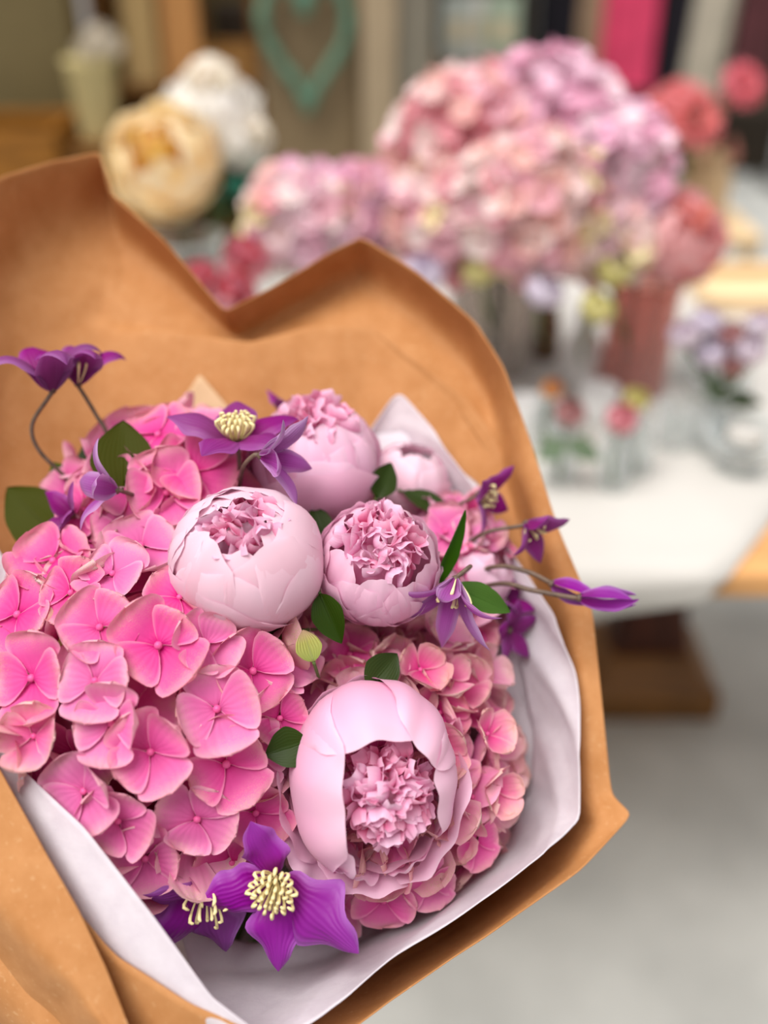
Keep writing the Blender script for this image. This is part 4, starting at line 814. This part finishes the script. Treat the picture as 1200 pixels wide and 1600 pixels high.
bud_at(a, 0.098, 0.004, 0.017, DUS, 'dusty rose bloom in the bud vase nearest the kraft edge', 1)
bud_at(b_, 0.098, 0.0, 0.018, PNK, 'soft pink bloom in the middle bud vase', 2)
c0 = budvase(990, 742, 'small clear bud vase behind the soft pink bloom'); bud_at(c0, 0.105, -0.012, 0.014, YEL, 'yellow bloom just above the soft pink one', 3)
c0 = budvase(848, 700, 'small clear bud vase with the orange bloom'); bud_at(c0, 0.085, 0.004, 0.013, ORG, 'small orange bloom beside the kraft edge', 4)
def tleaf(c, d, L, w, label, mat):
    t = thing('table_leaf', label, 'leaf', c, None, 'loose leaves among the vases'); U, V = np.meshgrid(np.linspace(-1, 1, 7), np.linspace(0, 1, 11)); d = d.normalized(); s = d.cross(Vector((0, -0.5, 0.8))).normalized(); n = s.cross(d)
    wv = w*np.sin(PI*V**0.9)
    MB().grid(np.stack([d[i]*L*V+s[i]*U*wv-n[i]*(0.15*L*V**2) + n[i]*0.25*np.abs(U)*wv for i in range(3)], -1), np.stack([(U+1)/2, V], -1)).obj('leaf_blade', mat, t, solid=0.0006)
    MB().tube([(0, 0, 0), tuple(-d*0.03)], 0.0015, 6).obj('leaf_stalk', M['stem_green'], t)
M['leaf_grey'] = petal_mat('leaf_grey_green', [(0, (0.10, 0.15, 0.08)), (1, (0.12, 0.17, 0.10))], transl=0.15)
tleaf(a+Vector((0.0, -0.018, 0.066)), Vector((0.8, -0.3, -0.2)), 0.045, 0.015, 'grey green leaf right of the dusty rose bloom', M['leaf_grey'])
tleaf(a+Vector((0.0, -0.018, 0.066)), Vector((-0.8, -0.3, -0.25)), 0.040, 0.015, 'grey green leaf left of the dusty rose bloom', M['leaf_grey'])
def votive(px, py, label, mat, r_=0.022, h=0.04, cat='votive'):
    c = G(px, py, TZ); vase('votive_holder', label, c, [(r_*0.8, 0.0), (r_*0.9, 0.004), (r_, h)], mat, 0.002, cat=cat, group='votive glasses on the table', parts='cup_body')
votive(818, 668, 'white votive cup beside the kraft edge', M['white'])
votive(930, 655, 'white votive cup behind the soft pink bloom', M['white'], 0.026, 0.045)
votive(1050, 700, 'clear glass tumbler right of the soft pink bloom', M['glass'], 0.024, 0.06)
votive(1080, 600, 'clear glass tumbler behind the dark leaf', M['glass'], 0.026, 0.07)
c0 = budvase(1105, 705, 'small clear bud vase with the dark leaf', r_=0.021)
tleaf(c0+Vector((0, 0, 0.075)), Vector((0.9, -0.2, 0.05)), 0.055, 0.013, 'dark leaf stretching right from its bud vase', M['leaf'])
tleaf(c0+Vector((0, 0, 0.075)), Vector((-0.5, -0.1, 0.7)), 0.04, 0.010, 'green leaf standing up from the same bud vase', M['leaf_bright'])
c0 = G(1152, 735, TZ)
vase('glass_bowl', 'low footed glass bowl near the right edge of the table', c0, [(0.030, 0.0), (0.032, 0.004), (0.014, 0.012), (0.030, 0.022), (0.045, 0.04), (0.048, 0.055)], M['glass'], 0.003, parts='bowl_body', cat='bowl')
c0 = G(1152, 728, TZ); o = MB().lathe([(0, 0.0), (0.022, 0.0), (0.022, 0.016), (0.02, 0.018), (0, 0.018)], 24).obj('tea_light', M['cloth'], None); o.location = c0+Vector((0, 0, 0.034)); tag(o, 'white tea light in the low glass bowl', 'candle')
# tumble of white and lilac bell blooms at the right
LIL = petal_mat('lilac_white_bell', [(0, (0.42, 0.26, 0.36)), (0.5, (0.66, 0.50, 0.62)), (1, (0.84, 0.80, 0.86))])
vv = G(1120, 625, TZ); vase('flower_vase', 'clear glass jar of lilac white blooms at the right of the table', vv, [(0.036, 0.0), (0.04, 0.008), (0.04, 0.075), (0.036, 0.09)], M['glass'], 0.003)
spots = [(1070, 520, 'left'), (1105, 500, 'upper left'), (1140, 520, 'upper middle'), (1175, 545, 'right'), (1110, 550, 'lower left'), (1145, 565, 'lowest'), (1190, 505, 'outer right')]
for k, (px, py, nm) in enumerate(spots):
    mt = (LIL, PALE, DUS)[k % 3]
    bud(px, py, 1.13+0.02*(k % 3), 0.018, mt, nm+' '+('lilac white', 'pale lilac', 'dusty rose')[k % 3]+' bloom in the jar at the right of the table', vv+Vector((0, 0, 0.012)), 'bell_bloom', 20+k, 'blooms in the jar')
# pale wooden tray at the back right
c0 = G(1165, 470, TZ)
ty = thing('wooden_tray', 'pale wooden tray at the back right of the table', 'tray', c0)
MB().box((-0.09, -0.07, 0), (0.30, 0.10, 0.012)).obj('tray_base', M['wood_pale'], ty, smooth=False, bevel=0.003)
for lo, hi in (((-0.09, -0.07, 0.012), (0.30, -0.055, 0.035)), ((-0.09, 0.085, 0.012), (0.30, 0.10, 0.035)), ((-0.09, -0.055, 0.012), (-0.075, 0.085, 0.035))):
    MB().box(lo, hi).obj('tray_side', M['wood_pale'], ty, smooth=False, bevel=0.003)
# coral gerberas in a tall tan vase on a stand behind the table
gy = 2.15; gb = W(1092, 345, gy)
st = thing('plant_stand', 'pale wooden stand under the coral flowers behind the table', 'stand', Vector((gb.x, gy, 0)))
MB().box((-0.11, -0.11, gb.z-0.03), (0.11, 0.11, gb.z)).obj('stand_top', M['wood_pale'], st, smooth=False, bevel=0.004)
for x in (-0.09, 0.09):
    for y in (-0.09, 0.09): MB().box((x-0.012, y-0.012, 0), (x+0.012, y+0.012, gb.z-0.03)).obj('leg', M['wood_pale'], st, smooth=False, bevel=0.002)
vase('flower_vase', 'tan vase of coral flowers on the pale wooden stand', Vector((gb.x, gy, gb.z)), [(0.045, 0.0), (0.05, 0.01), (0.055, 0.09), (0.04, 0.13), (0.044, 0.14)], simple('tan_glaze', (0.60, 0.42, 0.24), 0.4), 0.004)
GER = petal_mat('coral_gerbera', [(0, (0.50, 0.05, 0.06)), (0.4, (0.70, 0.14, 0.15)), (1, (0.76, 0.25, 0.26))]); GPK = petal_mat('pink_gerbera', [(0, (0.6, 0.05, 0.09)), (1, (0.86, 0.22, 0.28))])
def gerbera(px, py, y, R, axis, mat, label, seed):
    r = random.Random(seed); c = W(px, py, y); t = thing('gerbera', label, 'flower', c, frame(axis), 'coral flowers')
    for ring, (n, l, rise) in enumerate(((16, 1.0, 0.05), (14, 0.75, 0.15), (10, 0.5, 0.28))):
        for k in range(n):
            az = 2*PI*(k+0.5*ring)/n; e = Vector((math.cos(az), math.sin(az), 0)); tn = Vector((-math.sin(az), math.cos(az), 0)); zz = Vector((0, 0, 1))
            U, V = np.meshgrid(np.linspace(-1, 1, 5), np.linspace(0, 1, 8)); w = R*0.17*np.sin(PI*np.clip(0.15+0.8*V, 0, 1))**0.6; up = R*(rise*2*V-0.25*V**2*r.uniform(0.4, 1.2))
            Xg = np.stack([e[i]*R*(0.12+l*0.88*V)+tn[i]*U*w+zz[i]*(up+0.05*R*U**2) for i in range(3)], -1)
            MB().grid(Xg, np.stack([(U+1)/2, V], -1)).obj('ray_petal', mat, t)
    MB().ball((0, 0, 0.08*R), 0.2*R, (1, 1, 0.5)).obj('disc', M['stem'], t)
    b = loc_of(t, Vector((gb.x, gy, gb.z+0.02))); MB().tube(spline([(0, 0, 0), tuple(Vector((0, 0, -0.08))), tuple(b.lerp(Vector((0, 0, -0.08)), 0.45)), tuple(b)], 16), 0.004, 8).obj('stem', M['stem_green'], t)
gerbera(1058, 165, gy-0.04, 0.072, Vector((-0.3, -0.5, 0.8)), GER, 'coral gerbera facing up left on the stand', 1)
gerbera(1088, 185, gy-0.10, 0.068, Vector((0.25, -0.7, 0.6)), GER, 'coral gerbera facing forward on the stand', 2)
gerbera(1140, 240, gy, 0.035, Vector((0.6, -0.5, -0.1)), simple('faded_gerbera', (0.55, 0.25, 0.20), 0.6), 'small faded gerbera drooping right on the stand', 3)
gerbera(1162, 132, gy+0.03, 0.050, Vector((0.2, -0.75, 0.5)), GPK, 'bright pink gerbera highest at the right on the stand', 4)
# white blooms in the tall cream bucket
for k, (px, py, r_) in enumerate(((142, 72, 0.040), (170, 70, 0.038), (156, 58, 0.036))):
    q = W(px, py, 2.82+0.03*k); peony(('left', 'right', 'upper')[k]+' white bloom in the tall cream bucket', q, r_, cv(0, 0.6, 0.7), [(6, .55, 1.05, 44), (6, .68, .95, 42)], (12, 1.0, 0.85, (0, 0, 0.1), 0.3, 0.3), (M['wbloom'], M['wbloom']), 400+k, name='white_bloom', stem_end=Vector((bu.location.x, 2.82, bu.location.z+0.02)), group='white blooms in the bucket')
